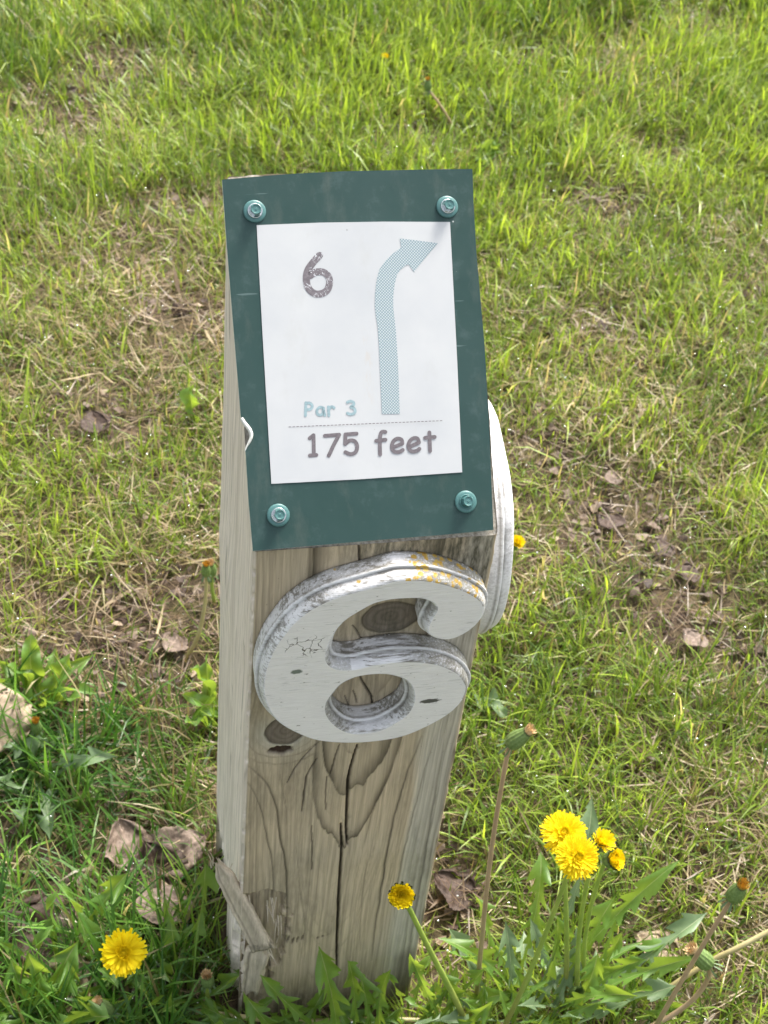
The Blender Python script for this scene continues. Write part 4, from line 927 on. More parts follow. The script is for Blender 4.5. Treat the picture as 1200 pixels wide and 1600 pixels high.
rosette('I', 'single upright leaf in dry grass beside the upper part of the sign', 'weed', 'weed_seedling')
rosette('J', 'clump of dark broad-leaved weed in the long grass away from the post', 'weed', 'broadleaf_weed')
rosette('K', 'narrow-leaved green weed behind the left side of the post', 'weed', 'broadleaf_weed')

# ---------------------------------------------------------------- dandelion flowers and buds
def basis(axis):
    a = Vector(axis).normalized(); u = a.cross(Vector((0, 0, 1)))
    if u.length < 1e-3: u = Vector((1, 0, 0))
    u.normalize(); v = a.cross(u); return np.array(u), np.array(v), np.array(a)

def florets(axis, layers, seed, w=1.5):
    """layers: (count, length mm, elevation deg, base radius mm, curl) ; strap-shaped florets with toothed tips"""
    rng = random.Random(seed); U, Vv, A = basis(axis); V = []; F = []; C_ = []
    for (cnt, ln, el, br, curl) in layers:
        for i in range(cnt):
            th = 2 * math.pi * (i + rng.uniform(-.3, .3)) / cnt; l_ = ln * rng.uniform(.88, 1.07); e0 = math.radians(el + rng.uniform(-7, 7))
            rd = U * math.cos(th) + Vv * math.sin(th); sd = -U * math.sin(th) + Vv * math.cos(th); p = rd * br + A * 0.0; b = len(V); ns = 5
            ww = w * rng.uniform(.85, 1.1); tw = rng.uniform(-.3, .3)
            for s_ in range(ns + 1):
                t = s_ / ns; e = e0 + math.radians(curl) * t
                if s_: p = p + (rd * math.cos(e) + A * math.sin(e)) * l_ / ns
                hw = ww / 2 * (0.45 + 0.75 * min(1, t * 1.6)) * (1 if s_ < ns else 0.72)
                nn = -rd * math.sin(e) + A * math.cos(e); s2 = sd * math.cos(tw) + nn * math.sin(tw)
                for q in (-1, 0, 1):
                    dz = -0.18 * ww if q == 0 else 0
                    tip = 0 if s_ < ns else (0.35 if q else 0.0)
                    V.append(p + s2 * hw * q + nn * dz + rd * math.cos(e) * tip * 0.4); C_.append((0, max(0, 0.4 - t * 0.9), 0, 1))
            for s_ in range(ns):
                for q in range(2):
                    a = b + s_ * 3 + q; F.append((a, a + 1, a + 4, a + 3))
    return np.array(V) * 0.001, np.array(F), np.array(C_)

def ribbed_cup(axis, prof, seed, ribs=13):
    U, Vv, A = basis(axis); seg = ribs * 4; V = []; C_ = []
    for r, h in prof:
        for j in range(seg):
            th = 2 * math.pi * j / seg; rr = r * (1 + 0.05 * math.cos(ribs * th))
            V.append((U * math.cos(th) + Vv * math.sin(th)) * rr + A * h); C_.append((0, 0.8 if h > prof[-1][1] - 0.8 else 0.0, 0, 1))
    return np.array(V) * 0.001, grid_faces(len(prof), seg, wrap=True), np.array(C_)

def merge(parts):
    V = []; F = []; C_ = []; n = 0
    for v, f, c in parts: V.append(v); F.append(f + n); C_.append(c); n += len(v)
    return np.vstack(V), np.vstack(F), np.vstack(C_)

def dark(p): p[2][:, 1] = 0.9; return p

def bent_bracts(axis, r, h, cnt, ln, seed, el=-55):
    return florets(axis, [(cnt, ln, el, r, -35)], seed, 1.5)

def stem_obj(base, ctrl, tip, r0, r1, mat, parent, origin):
    P = bez(base, ctrl, tip, 26) - np.array(origin); n = len(P)
    wob = np.stack([np.sin(np.linspace(0, 7, n)) * 0.0006, np.cos(np.linspace(0, 5, n)) * 0.0006, np.zeros(n)], -1)
    v, f = tube(P + wob, np.linspace(r0, r1, n), 10)
    t = np.repeat(np.linspace(0, 1, n), 10); c = np.stack([t * 0, np.clip((0.45 - t) * 1.6, 0, 0.8), t * 0, t * 0 + 1], -1)
    return obj('stem', mesh_np('stem', v, f, cols={'lf': c}, mats=[M[mat]]), parent)

def dandelion(kind, base, head, axis, r, label, cat, stem='stem', lean=(0, 0), group=None, sr=(0.0021, 0.0016), seed=1, name='dandelion', ctrl=None, bend=0.5):
    base = np.array(base, float); head = np.array(head, float); base[2] = float(ground_h(base[0], base[1])) - 0.004
    e = empty(name, tuple(base)); tag(e, label, cat, group)
    ax_ = np.array(Vector(axis).normalized())
    hloc = head - base
    def addm(nm_, parts, mat, off, parent=e):
        v, f, c = merge(parts) if isinstance(parts, list) else parts
        return obj(nm_, mesh_np(nm_, v + hloc + ax_ * off, f, cols={'lf': c}, mats=[M[mat]]), parent)
    if kind == 'open':
        s = r / 15.0
        dome = ribbed_cup(axis, [(6.2 * s, -1), (5.2 * s, 1.4 * s), (3.6 * s, 3.4 * s), (1.8 * s, 4.8 * s), (0.1, 5.3 * s)], seed); dome[2][:, 1] = 0
        cup = addm('bracts', [ribbed_cup(axis, [(1.5, -9), (4.6, -8.5), (5.6, -6), (5.2, -2), (6.4, 0)], seed), bent_bracts(axis, 3.6, 0, 12, 8, seed + 1, -30)], 'bract', 0)
        hd = addm('flower_head', [dome, florets(axis, [(46, 15.0 * s, -2, 1.2, 4), (44, 14.2 * s, 6, 1.0, 5), (40, 13.2 * s, 14, 0.9, 5), (36, 11.8 * s, 24, 0.8, 4), (32, 10.2 * s, 37, .6, 2), (24, 8.2 * s, 60, .5, 0), (24, 7.0 * s, 66, .6, -4), (22, 6.2 * s, 74, .9, 4), (18, 6.0 * s, 82, .6, 0), (10, 5.8 * s, 86, .2, 0)], seed, 1.3 * s)], 'petal', 0)
        off = -9
    elif kind == 'cup':
        s = r / 15.0
        dome = ribbed_cup(axis, [(5.0 * s, -1), (4.6 * s, 2 * s), (3.6 * s, 4.4 * s), (1.8 * s, 5.4 * s), (0.1, 5.6 * s)], seed); dome[2][:, 1] = 0
        addm('bracts', [ribbed_cup(axis, [(1.5, -9), (4.6, -8.5), (5.6, -6), (5.2, -2), (6.4, 0)], seed), bent_bracts(axis, 3.6, 0, 12, 8, seed + 1, -30)], 'bract', 0)
        addm('flower_head', [dome, florets(axis, [(48, 16.5 * s, 16, 1.4, 18), (36, 15.2 * s, 24, 1.2, 18), (26, 8.4 * s, 50, 1.3, 25), (24, 7.6 * s, 60, 1.0, 14), (20, 7.4 * s, 72, .7, 4), (14, 6.8 * s, 80, .4, 0), (10, 6.2 * s, 85, .2, 0)], seed, 1.9 * s)], 'petal', 0)
        off = -9
    elif kind == 'button':
        s = r / 8.0
        dome = ribbed_cup(axis, [(6.0 * s, -4), (5.6 * s, -0.5 * s), (3.6 * s, 0.8 * s), (1.8 * s, 1.4 * s), (0.1, 1.6 * s)], seed); dome[2][:, 1] = 0
        addm('bracts', [ribbed_cup(axis, [(1.5, -9), (4.6 * s, -8), (6.4 * s, -5), (7.2 * s, -1), (7.7 * s, 2)], seed), dark(florets(axis, [(17, 3.4, 74, 7.3 * s, -10), (13, 2.8, 50, 7.3 * s, 10)], seed + 3, 1.6))], 'bract', 0)
        addm('flower_head', [dome, florets(axis, [(30, 6.6 * s, 52, 4.4 * s, 8), (26, 6.2 * s, 58, 3.6 * s, 8), (24, 6 * s, 62, 2.8 * s, 8), (20, 5.8 * s, 68, 2.0 * s, 6), (14, 5.6 * s, 76, 1.2 * s, 4), (8, 5.6 * s, 84, .4 * s, 0)], seed, 1.6)], 'petal', 0)
        off = -9
    elif kind == 'half':
        s = r / 11.0
        addm('bracts', [ribbed_cup(axis, [(1.5, -11), (4.2 * s, -10), (5.0 * s, -6), (5.4 * s, -1), (5.8 * s, 2)], seed), bent_bracts(axis, 3.0, 0, 10, 7, seed + 1)], 'bract', 0)
        addm('flower_head', florets(axis, [(30, 12 * s, 45, 2.5, 0), (26, 11.5 * s, 58, 2.2, -2), (22, 11 * s, 68, 1.6, 0), (16, 10.5 * s, 78, 1, 0), (8, 10 * s, 85, .3, 0)], seed, 1.5), 'petal', 0)
        off = -11
    else:  # closed, spent head: green barrel, reflexed bracts, tuft of dry florets
        s = r / 5.5
        addm('bracts', [ribbed_cup(axis, [(0.8, -17 * s), (3.6 * s, -16.6 * s), (5.3 * s, -14.5 * s), (5.7 * s, -10 * s), (5.0 * s, -5 * s), (3.8 * s, -1 * s), (3.3 * s, 0.6 * s)], seed),], 'bract', 0)
        v, f, c = bent_bracts(axis, 3.0 * s, 0, 9, 7.5 * s, seed + 2, -35)
        obj('outer_bract', mesh_np('outer_bract', v + hloc - ax_ * 0.0165 * s, f, cols={'lf': c * [0, 0, 0, 1]}, mats=[M['leaf_pale']]), e)
        addm('dry_tuft', florets(axis, [(22, 6.5 * s, 62, 2.0 * s, 12), (18, 6 * s, 74, 1.4 * s, 8), (12, 5.6 * s, 84, .6 * s, 0)], seed, 1.0), {'spent': 'tuft', 'orange': 'tuft_orange', 'bud': 'bract'}[kind], -0.0015 * s)
        off = -17 * s
    tipp = head + ax_ * off / 1000.0
    if ctrl is None:
        ctrl = base * (1 - bend) + tipp * bend; ctrl = ctrl - ax_ * 0.25 * np.linalg.norm(tipp - base) * 0.5 + np.array([lean[0], lean[1], 0])
        ctrl[2] = max(ctrl[2], base[2] + 0.02 * 0)
    stem_obj(base, ctrl, tipp, sr[0], sr[1], stem, e, base)
    return e
FG = 'yellow dandelion flowers'; BG_ = 'closed dandelion heads'
dandelion('cup', (-0.078, 0.030, 0), (-0.083, 0.021, 0.079), (0.02, -0.52, 0.85), 16.0, 'lone open yellow dandelion low in the grass, far from the others', 'dandelion', group=FG, seed=4)
dandelion('button', (0.183, -0.045, 0), (0.107, -0.034, 0.2065), (-0.15, -0.62, 0.75), 8.6, 'half closed yellow dandelion in front of the post, on a green slanting stem', 'dandelion', group=FG, seed=8, ctrl=(0.148, -0.035, 0.10), sr=(0.0025, 0.0018))
dandelion('open', (0.262, -0.030, 0), (0.233, 0.001, 0.206), (-0.12, -0.35, 0.92), 16.0, 'full yellow dandelion behind, upper flower of the touching pair', 'dandelion', group=FG, seed=12, ctrl=(0.250, -0.012, 0.12))
dandelion('open', (0.195, -0.055, 0), (0.229, -0.034, 0.230), (0.0, -0.52, 0.82), 15.0, 'full yellow dandelion in front, lower flower of the touching pair', 'dandelion', group=FG, seed=16, ctrl=(0.225, -0.035, 0.12), sr=(0.0021, 0.0017))
dandelion('half', (0.272, -0.040, 0), (0.260, -0.006, 0.200), (0.25, -0.15, 0.95), 8.5, 'small half open yellow dandelion behind the pair', 'dandelion', group=FG, seed=20)
dandelion('button', (0.280, -0.036, 0), (0.271, -0.012, 0.186), (0.45, -0.45, 0.75), 7.2, 'withering yellow and brown dandelion beside the pair of flowers', 'dandelion', group=FG, seed=24)
dandelion('spent', (0.190, -0.020, 0), (0.186, 0.000, 0.333), (0.55, -0.05, 0.72), 5.6, 'closed dandelion head on a tall reddish stem beside the post', 'dandelion', 'stem_red', group=BG_, seed=28, ctrl=(0.176, -0.010, 0.17), sr=(0.0019, 0.0016))
dandelion('orange', (0.300, -0.085, 0), (0.338, -0.070, 0.228), (0.15, -0.05, 0.95), 5.6, 'closed dandelion with orange tip on a pinkish slanting stem', 'dandelion', 'stem_red', group=BG_, seed=32, ctrl=(0.312, -0.080, 0.10), sr=(0.0021, 0.0016))
dandelion('spent', (0.240, -0.070, 0), (0.337, -0.052, 0.112), (-0.62, 0.28, 0.62), 6.6, 'fat green closed dandelion head pointing back over a bent pinkish stem', 'dandelion', 'stem_red', group=BG_, seed=36, ctrl=(0.372, -0.060, 0.020), sr=(0.0023, 0.0019))
dandelion('spent', (-0.020, 0.010, 0), (-0.022, 0.004, 0.060), (-0.05, -0.15, 0.95), 5.0, 'small closed dandelion head low beside the splintered corner of the post', 'dandelion', group=BG_, seed=40)
dandelion('orange', (-0.145, 0.268, 0), (-0.144, 0.268, 0.052), (0.0, -0.1, 0.95), 4.6, 'small closed dandelion head beside the large pale dead leaf', 'dandelion', group=BG_, seed=44)
dandelion('bud', (0.268, -0.050, 0), (0.264, -0.036, 0.040), (0.0, -0.4, 0.9), 4.6, 'tiny unopened green dandelion bud low beneath the yellow pair', 'dandelion', group=BG_, seed=48)
dandelion('orange', (-0.010, 0.372, 0), (0.014, 0.383, 0.112), (0.0, 0.0, 1.0), 4.2, 'closed dandelion head on a pale curved stem left of the post', 'dandelion', 'stem_straw', group=BG_, seed=52, ctrl=(0.016, 0.375, 0.03))
dandelion('spent', (0.027, 0.432, 0), (0.023, 0.432, 0.062), (-0.1, -0.1, 0.95), 5.2, 'cream tipped closed dandelion head almost touching the side of the post', 'dandelion', group=BG_, seed=56)
dandelion('half', (0.342, 0.466, 0), (0.340, 0.464, 0.028), (0.1, -0.3, 0.9), 6.0, 'small yellow dandelion in the grass beside the edge-on numeral', 'dandelion', group=FG, seed=60)
dandelion('orange', (0.465, 1.292, 0), (0.413, 1.312, 0.084), (-0.1, 0.1, 0.95), 4.8, 'closed dandelion head on a long pink stem above the sign', 'dandelion', 'stem_red', group=BG_, seed=64, ctrl=(0.44, 1.30, 0.05))
dandelion('half', (0.392, 1.497, 0), (0.391, 1.496, 0.022), (0.0, -0.2, 0.95), 4.2, 'tiny yellow dandelion far up the lawn above the sign', 'dandelion', group=FG, seed=68)
dandelion('spent', (-0.080, 0.004, 0), (-0.103, 0.002, 0.044), (-0.5, 0.2, 0.75), 5.0, 'ragged closed dandelion head in the leaves below the lone flower', 'dandelion', group=BG_, seed=72)

def stalk(pts, r, mat, label):
    P = catmull([p for p in pts], closed=False, step=0.006); o = P[0].copy()
    v, f = tube(P - o, np.full(len(P), r), 10); c = np.tile([0, 0.2, 0, 1], (len(v), 1))
    s_ = obj('fallen_stalk', mesh_np('fallen_stalk', v, f, cols={'lf': c}, mats=[M[mat]])); s_.location = o
    tag(s_, label, 'stalk', 'leafless stalks lying in the grass')
stalk([(-0.030, 0.004, 0.008), (-0.012, -0.004, 0.014), (0.039, -0.019, 0.018), (0.093, -0.026, 0.020), (0.143, -0.031, 0.014), (0.165, -0.04, 0.008)], 0.0022, 'stem_straw', 'long tan stalk lying along the foot of the post')
stalk([(0.330, -0.047, 0.045), (0.365, -0.040, 0.070), (0.389, -0.038, 0.085), (0.445, -0.026, 0.108)], 0.0021, 'stem_straw', 'pale straw stalk slanting out past the fat closed dandelion head')
stalk([(0.16, -0.05, 0.006), (0.21, -0.052, 0.012), (0.26, -0.055, 0.016), (0.30, -0.058, 0.008)], 0.0022, 'stem_straw', 'pale stalk lying low beneath the bushy dandelion plant')

# ---------------------------------------------------------------- dead leaves
def sg_(q): return 1.0 if q > 0 else 0.0
def dead_leaf(p, size, rot, curl, seed, mat, label, tilt=(0, 0), cut=1.0):
    rng = random.Random(seed); curl *= 0.6
    if p[1] > 0.32: size *= 0.52; tilt = (tilt[0] * 0.5, tilt[1] * 0.5)
    n, m = 26, 25; V = []; A = []
    for i in range(n):
        t = i / (n - 1)
        w_ = 0.62 * (math.sin(min(1, t * 1.0 + 0.03) * math.pi) ** 0.55) * (1.15 - 0.55 * t) + 0.01
        for j in range(m):
            q = (j / (m - 1)) * 2 - 1
            tooth = 1 + 0.12 * float(fbm(t * 5, sg_(q) + seed, seed + 1, 2)) * 2 - 0.12 + 0.10 * (abs(((t * 15) % 1) - 0.5) * 2 - 0.5) * abs(q) ** 6
            nz_ = float(fbm(t * 4 + seed, q * 2.2 + seed * 2, seed, 4)) - 0.5
            x_ = q * w_ * tooth; y_ = t - 0.5
            hz = curl * (abs(q) ** 2 * w_ * 0.8 + (t - 0.5) ** 2 * 0.7) + nz_ * 0.36
            hz += 0.03 * abs(math.sin((t - abs(q) * 0.4) * 24)) * (1 - abs(q)) - 0.03 * math.exp(-(q / 0.08) ** 2)
            cutk = 1 if (q < cut) else 0.6
            V.append((x_ * size * cutk, y_ * size, hz * size * (0.75 if p[1] < 0.32 else 0.5))); A.append((max(math.exp(-(q / 0.05) ** 2), 0.5 * math.exp(-(((t - abs(q) * 0.45) * 7 % 1) - .5) ** 2 * 60)), 0, 0, 1))
    V = np.array(V); zmin = V[:, 2].min()
    me = mesh_np('dead_leaf', V, grid_faces(n, m), cols={'lf': np.array(A)}, mats=[M[mat]])
    o = obj('dead_leaf', me); o.location = (p[0], p[1], float(ground_h(p[0], p[1])) + p[2])
    o.rotation_euler = (tilt[0], tilt[1], rot)
    md = o.modifiers.new('thickness', 'SOLIDIFY'); md.thickness = 0.00025
    tag(o, label, 'dead leaf', 'dead brown leaves in the lawn'); return o
dead_leaf((-0.074, 0.162, 0.012), 0.044, 0.5, 0.5, 3, 'dead1', 'dead leaf folded over itself, nearest to the lone dandelion', (0.5, 0.3))
dead_leaf((-0.030, 0.152, 0.012), 0.050, -1.2, 0.35, 5, 'dead1', 'large curled dead leaf touching the splintered side of the post', (0.25, -0.1))
dead_leaf((-0.186, 0.290, 0.042), 0.072, 0.3, 0.2, 7, 'dead3', 'large pale dead leaf cut by the edge of the frame', (0.5, -0.1))
dead_leaf((0.499, 0.455, 0.016), 0.045, 0.2, 0.3, 9, 'dead2', 'dark brown dead leaf on the bare patch beside the post', (0.4, 0.2))
dead_leaf((-0.050, 0.140, 0.008), 0.046, 0.3, 0.5, 51, 'dead2', 'dark dead leaf half under the two leaves beside the post', (0.3, -0.3))
dead_leaf((0.515, 0.425, 0.012), 0.050, 1.7, 0.5, 53, 'dead2', 'second dark leaf on the bare patch, nearer the camera', (0.3, -0.2))
dead_leaf((0.455, 0.505, 0.012), 0.055, 2.7, 0.5, 55, 'dead2', 'dark broken leaf at the post side of the bare patch', (0.3, 0.3))
dead_leaf((-0.148, 0.091, 0.010), 0.060, 1.2, 0.3, 11, 'dead2', 'dark crumpled dead leaf deep in the grass above the corner plant', (0.2, 0.0))
dead_leaf((-0.088, 0.030, 0.010), 0.045, 0.4, 0.3, 13, 'dead1', 'brown dead leaf directly beneath the lone dandelion', (0.45, 0.0))
dead_leaf((-0.128, 0.042, 0.014), 0.045, -0.5, 0.5, 15, 'dead3', 'torn dead leaf edge beside the corner dandelion plant', (0.5, 0.2))
dead_leaf((-0.052, 0.100, 0.012), 0.050, 2.0, 0.3, 17, 'dead1', 'dead leaf between the folded leaf and the lone dandelion', (0.3, 0.2))
dead_leaf((0.195, 0.090, 0.008), 0.040, 1.0, 0.4, 19, 'dead2', 'dead leaf in the shade close behind the tall reddish stem', (0.3, 0.2))
dead_leaf((-0.017, 0.384, 0.010), 0.050, 2.6, 0.4, 23, 'dead1', 'dead leaf at the root of the pale curved stem', (0.2, -0.2))
dead_leaf((-0.074, 0.705, 0.012), 0.060, 0.2, 0.5, 25, 'dead2', 'dark curled dead leaf in dry grass level with the lower sign', (0.4, 0.0))
dead_leaf((0.480, 0.574, 0.014), 0.038, 0.1, 0.5, 33, 'dead1', 'torn brown leaf at the top of the bare patch', (0.4, 0.3))
dead_leaf((0.351, 0.012, 0.010), 0.040, 0.9, 0.5, 37, 'dead3', 'pale crumbled leaf behind the fat closed dandelion head', (0.2, 0.2))
dead_leaf((0.490, 0.330, 0.012), 0.050, 2.2, 0.5, 39, 'dead1', 'curled dead leaf at the near end of the bare patch', (0.3, 0.1))

# ---------------------------------------------------------------- lawn
BARE = [(0.47, 0.50, 0.09, 1), (0.50, 0.38, 0.07, 1), (0.42, 0.62, 0.05, .8), (0.56, 0.30, .05, .8), (0.38, 0.64, .07, .6), (-0.09, 1.36, .07, .9), (0.62, 1.53, .05, .8), (0.63, 1.12, .07, .7),
        (0.95, 1.63, .08, .8), (-0.07, 0.72, .06, .9), (0.03, 0.90, .06, .9), (0.0, 0.43, .05, 1), (-0.02, 0.36, .045, .9), (-0.05, 0.152, .045, .85), (-0.14, .09, .03, .7),
        (0.19, 0.08, .045, 1), (0.18, 0.13, .04, .9), (0.33, 0.01, .03, .6), (0.0, 1.05, .08, .5), (0.75, 1.25, .06, .6), (0.85, .9, .05, .5), (0.55, .85, .05, .6), (0.72, .60, .04, .5), (0.07, .21, .07, .7)]
def bare_w(x, y):
    w_ = np.zeros(x.shape)
    for bx, by, r, a in BARE: w_ = np.maximum(w_, a * np.exp(-((x - bx) ** 2 + (y - by) ** 2) / r ** 2))
    w_ = np.maximum(w_, 0.75 * smooth01(fbm(x * 7, y * 7, 101, 4), 0.62, 0.76))
    return w_
def straw_w(x, y):
    s_ = 0.8 * np.exp(-((x + 0.02) ** 2 / 0.30 ** 2 + (y - 0.88) ** 2 / 0.28 ** 2))
    s_ = np.maximum(s_, 0.62 * np.exp(-((x - 0.60) ** 2 / 0.25 ** 2 + (y - 0.68) ** 2 / 0.3 ** 2)))
    s_ = np.maximum(s_, 0.15 * np.exp(-((x - 0.45) ** 2 / 0.2 ** 2 + (y - 0.22) ** 2 / 0.12 ** 2)))
    return np.maximum(s_, 0.65 * smooth01(fbm(x * 4 + 9, y * 4, 103, 3), 0.50, 0.68)) + 0.085
def lush_w(x, y):
    return smooth01(-x - 0.01, -0.04, 0.06) * smooth01(0.42 - y, 0, 0.10)
def in_post(x, y, m=0.004):
    return (x > -m) & (x < W + m) & (y > -m) & (y < D + m)

def blades(x, y, rng, ln, wid, lean, az, curl, ground, nseg=3, foldd=0.25):
    n = len(x); z0 = ground_h(x, y) - 0.003; t = np.linspace(0, 1, nseg + 1)
    V = np.zeros((n, nseg + 1, 2, 3)); ca, sa = np.cos(az), np.sin(az)
    tw = rng.uniform(-1.2, 1.2, n)
    h = np.zeros(n); d = np.zeros(n); ang = lean.copy()
    sx_ = -sa * np.cos(tw) + ca * np.sin(tw) * 0.5; sy_ = ca * np.cos(tw) + sa * np.sin(tw) * 0.5; sz_ = np.sin(tw) * 0.3
    for i, ti in enumerate(t):
        if i:
            ang = lean + curl * ti ** 1.3; st = ln / nseg; h = h + np.cos(ang) * st; d = d + np.sin(ang) * st
        w_ = wid / 2 * np.clip((1 - ti ** 2.2) * (0.75 + 0.5 * min(1, ti * 3)), 0.04, 1)
        hh = np.maximum(h, 0.002 + 0.004 * rng.random(n)) if ground else h
        cx_ = x + ca * d; cy_ = y + sa * d; cz = z0 + hh
        for s_, sg in ((0, -1), (1, 1)):
            V[:, i, s_, 0] = cx_ + sg * sx_ * w_; V[:, i, s_, 1] = cy_ + sg * sy_ * w_; V[:, i, s_, 2] = cz + sg * sz_ * w_
    k = (nseg + 1) * 2; base = (np.arange(n) * k)[:, None]
    q = np.array([(2 * i, 2 * i + 1, 2 * i + 3, 2 * i + 2) for i in range(nseg)])
    F = (base[:, :, None] + q[None]).reshape(-1, 4)
    T = np.broadcast_to(t[None, :, None], (n, nseg + 1, 2))
    return V.reshape(-1, 3), F, T.reshape(-1)

def make_lawn():
    rng = np.random.default_rng(11); Vs = []; Fs = []; Cs = []; off = 0
    # region: x0, x1, y0, y1, blades per m2, length scale, width scale
    for (x0, x1, y0, y1, dens, lsc, wsc, hole_) in ((-0.45, 1.38, -0.28, 2.02, 47000, 1.0, 1.0, None), (-3.5, 4.5, -2.0, 6.5, 650, 1.3, 3.6, (-0.45, 1.38, -0.28, 2.02))):
        n = int((x1 - x0) * (y1 - y0) * dens); x = rng.uniform(x0, x1, n); y = rng.uniform(y0, y1, n)
        # tufts: pull blades towards tuft centres
        m = rng.random(n) < 0.55; g = 0.022
        cx_ = (np.floor(x / g) + _h(np.floor(x / g).astype(np.int64), np.floor(y / g).astype(np.int64), 7)) * g
        cy_ = (np.floor(y / g) + _h(np.floor(x / g).astype(np.int64), np.floor(y / g).astype(np.int64), 8)) * g
        x = np.where(m, x + (cx_ - x) * 0.75, x); y = np.where(m, y + (cy_ - y) * 0.75, y)
        keep = ~in_post(x, y)
        if hole_: keep &= ~((x > hole_[0]) & (x < hole_[1]) & (y > hole_[2]) & (y < hole_[3]))
        bw = bare_w(x, y); sw = np.clip(straw_w(x, y), 0, 1)
        front = (x > -0.05) & (x < 0.30) & (y < 0.0)
        keep &= rng.random(n) > bw * 0.93
        keep &= rng.random(n) > sw * 0.38
        keep &= ~(front & (rng.random(n) < 0.3))
        x, y, bw, sw = x[keep], y[keep], bw[keep], sw[keep]; n = len(x)
        lu = lush_w(x, y); clump = fbm(x * 14, y * 14, 105, 3); big = fbm(x * 3, y * 3, 107, 2)
        far = smooth01(y, 0.9, 1.6)
        ln = (0.022 + 0.060 * rng.beta(1.6, 2.4, n)) * (0.65 + 0.8 * clump) * (0.8 + 0.5 * big) * lsc * (1 + 0.28 * lu + 0.12 * far)
        ln *= np.where(bw > 0.3, 0.6, 1.0); ln *= 1 - 0.25 * sw
        frontm = (x > -0.03) & (x < 0.2) & (y < 0.02); ln = np.where(frontm, np.minimum(ln, 0.042), ln)
        wid = rng.uniform(0.0012, 0.0030, n) * (0.85 + 0.35 * lu + 0.25 * far) * wsc
        lean = np.abs(rng.normal(0.30, 0.32, n)); az = rng.uniform(0, 2 * math.pi, n)
        drift = fbm(x * 2.2, y * 2.2, 109, 2) * 7; az = np.where(rng.random(n) < 0.3, drift + rng.normal(0, 0.7, n), az)
        curl = np.abs(rng.normal(0.55, 0.5, n))
        dry = (rng.random(n) < (0.06 + 0.30 * sw + 0.15 * bw)).astype(float); dry *= rng.uniform(0.6, 1, n)
        lean = np.where(dry > 0, lean * 2.2, lean)
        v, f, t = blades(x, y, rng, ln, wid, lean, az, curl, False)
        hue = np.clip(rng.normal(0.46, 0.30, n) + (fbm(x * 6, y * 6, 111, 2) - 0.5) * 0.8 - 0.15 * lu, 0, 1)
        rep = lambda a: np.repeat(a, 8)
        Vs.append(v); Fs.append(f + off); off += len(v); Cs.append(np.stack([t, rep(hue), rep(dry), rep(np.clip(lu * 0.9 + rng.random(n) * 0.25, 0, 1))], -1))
    # short fine under-growth, then a few extra long stray blades
    for (n, lo, hi, w0, w1, lm, cm) in ((150000, 0.010, 0.030, 0.0009, 0.0020, 0.45, 0.4), (1100, 0.06, 0.11, 0.0020, 0.0034, 0.45, 0.8)):
        x = rng.uniform(-0.42, 1.35, n); y = rng.uniform(-0.25, 2.0, n); bw = bare_w(x, y); sw = np.clip(straw_w(x, y), 0, 1)
        kp = ~in_post(x, y) & (rng.random(n) > bw * 0.9) & ((lo < 0.05) | (y > 0.45 + (x < -0.02) * -0.4) & (rng.random(n) < 0.25 + smooth01(y, 0.9, 1.5)))
        x, y, bw, sw = x[kp], y[kp], bw[kp], sw[kp]; n = len(x)
        az = rng.uniform(0, 6.283, n) if lo < 0.05 else rng.normal(0.9, 0.9, n)
        v, f, t = blades(x, y, rng, rng.uniform(lo, hi, n), rng.uniform(w0, w1, n), np.abs(rng.normal(lm, 0.3, n)), az, np.abs(rng.normal(cm, 0.4, n)), False)
        hue = np.clip(rng.normal(0.34, 0.25, n), 0, 1) if lo < 0.05 else np.clip(rng.normal(0.75, 0.15, n), 0, 1)
        dry = (rng.random(n) < 0.10 + 0.4 * sw) * rng.uniform(0.6, 1, n) * (lo < 0.05)
        Vs.append(v); Fs.append(f + off); off += len(v); Cs.append(np.stack([t, rep(hue), rep(dry), rep(lush_w(x, y) * 0.8 + rng.random(n) * 0.2)], -1))
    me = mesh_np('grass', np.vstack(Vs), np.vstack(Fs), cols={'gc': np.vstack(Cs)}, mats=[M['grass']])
    o = obj('grass', me); tag(o, 'green lawn grass with long and short blades all round the post', 'grass', kind='stuff')
    # dead matted strands lying between the blades
    rng = np.random.default_rng(12); Vs = []; Fs = []; Cs = []; off = 0
    for (x0, x1, y0, y1, dens, wsc) in ((-0.55, 1.45, -0.3, 2.1, 17500, 1.0), (-3.0, 4.0, -1.5, 5.5, 300, 3.0)):
        n = int((x1 - x0) * (y1 - y0) * dens); x = rng.uniform(x0, x1, n); y = rng.uniform(y0, y1, n)
        sw = np.clip(straw_w(x, y), 0, 1); bw = bare_w(x, y)
        keep = (rng.random(n) < np.maximum(0.20 + 0.8 * sw, 0.8 * bw)) & ~in_post(x, y)
        x, y, sw, bw = x[keep], y[keep], sw[keep], bw[keep]; n = len(x)
        ln = rng.uniform(0.012, 0.055, n); wid = rng.uniform(0.0006, 0.0018, n) * wsc
        lean = rng.uniform(0.9, 1.55, n); az = rng.uniform(0, 6.283, n) ; curl = rng.normal(0.25, 0.5, n)
        v, f, t = blades(x, y, rng, ln, wid, lean, az, curl, True)
        z0 = rng.uniform(0, 0.012, n) * (0.4 + sw); v[:, 2] += np.repeat(z0, 8)
        hue = np.clip(rng.normal(0.45, 0.28, n) - 0.55 * bw, 0, 1)
        Vs.append(v); Fs.append(f + off); off += len(v)
        Cs.append(np.stack([t, np.repeat(hue, 8), np.ones(n * 8), np.zeros(n * 8)], -1))
    me = mesh_np('dry_thatch', np.vstack(Vs), np.vstack(Fs), cols={'gc': np.vstack(Cs)}, mats=[M['grass']])
    o = obj('dry_thatch', me); tag(o, 'dead straw coloured strands matted under the grass', 'thatch', kind='stuff')
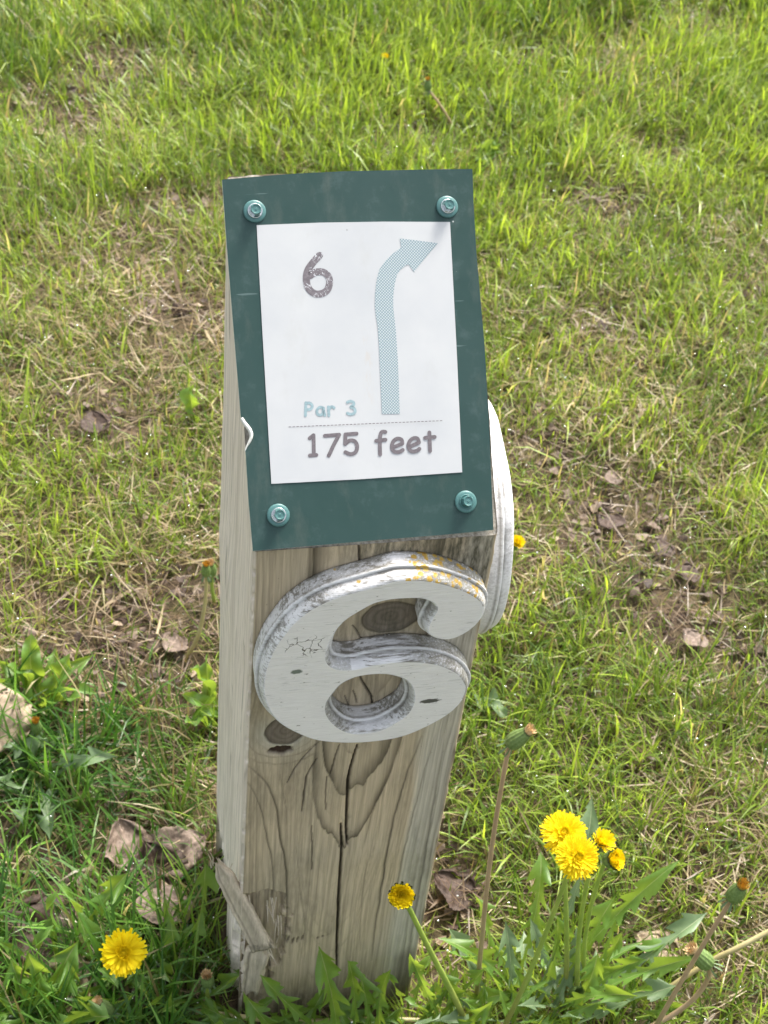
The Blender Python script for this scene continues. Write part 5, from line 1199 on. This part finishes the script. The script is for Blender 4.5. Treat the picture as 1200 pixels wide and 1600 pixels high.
    # crumbs of leaf and bark on the bare patches
    rng = np.random.default_rng(13); n = 42000; x = rng.uniform(-0.45, 1.35, n); y = rng.uniform(-0.3, 2.0, n)
    bw = bare_w(x, y); kp = (rng.random(n) < 0.05 + bw) & ~in_post(x, y, 0.01); x, y = x[kp], y[kp]; n = len(x)
    r = rng.uniform(0.0012, 0.0055, n) * (0.5 + rng.random(n)) * (1 + 0.35 * (bw[kp] > 0.5)); th = rng.uniform(0, 6.283, n); z = ground_h(x, y) + rng.uniform(0.001, 0.008, n)
    V = np.zeros((n, 5, 3))
    for j in range(5):
        a = th + j * 1.2566; rr = r * rng.uniform(0.5, 1.2, n)
        V[:, j, 0] = x + rr * np.cos(a); V[:, j, 1] = y + rr * np.sin(a) * 0.8; V[:, j, 2] = z + rng.normal(0, 0.35, n) * r
    b = (np.arange(n) * 5)[:, None]; F = np.concatenate([(b + np.array([[0, 1, 2]])), (b + np.array([[0, 2, 3]])), (b + np.array([[0, 3, 4]]))])
    hue = np.repeat(np.clip(rng.normal(0.25, 0.25, n), 0, 1), 5)
    me = mesh_np('leaf_litter', V.reshape(-1, 3), F, smooth=False, cols={'lf': np.zeros((n * 5, 4))}, mats=[M['dead1'], M['dead2'], M['dead3']], matidx=np.tile(rng.choice([0, 1, 2], n, p=[.38, .54, .08]), 3))
    o = obj('leaf_litter', me); tag(o, 'crumbled brown leaf litter on the bare spots', 'leaf litter', kind='stuff')
    # dew
    rng = np.random.default_rng(14); n = 3600; x = rng.uniform(-0.45, 1.35, n); y = rng.uniform(-0.2, 2.0, n); z = ground_h(x, y) + rng.uniform(0.012, 0.045, n)
    t = (1 + 5 ** .5) / 2; ico = np.array([(-1, t, 0), (1, t, 0), (-1, -t, 0), (1, -t, 0), (0, -1, t), (0, 1, t), (0, -1, -t), (0, 1, -t), (t, 0, -1), (t, 0, 1), (-t, 0, -1), (-t, 0, 1)]) / math.hypot(1, t)
    fi = np.array([(0, 11, 5), (0, 5, 1), (0, 1, 7), (0, 7, 10), (0, 10, 11), (1, 5, 9), (5, 11, 4), (11, 10, 2), (10, 7, 6), (7, 1, 8), (3, 9, 4), (3, 4, 2), (3, 2, 6), (3, 6, 8), (3, 8, 9), (4, 9, 5), (2, 4, 11), (6, 2, 10), (8, 6, 7), (9, 8, 1)])
    r = 0.00035 + 0.0009 * rng.random(n) ** 2.5
    V = np.stack([x, y, z], -1)[:, None, :] + ico[None] * r[:, None, None]
    F = ((np.arange(n) * 12)[:, None, None] + fi[None]).reshape(-1, 3)
    k = NT('dew'); bb = k.bsdf(0.03, 1.0, (0.9, 0.93, 0.9)); bb.inputs['Metallic'].default_value = 0.85
    o = obj('dew_drops', mesh_np('dew_drops', V.reshape(-1, 3), F, mats=[k.m])); tag(o, 'tiny dew drops glinting on the grass', 'dew', kind='stuff')
make_lawn()
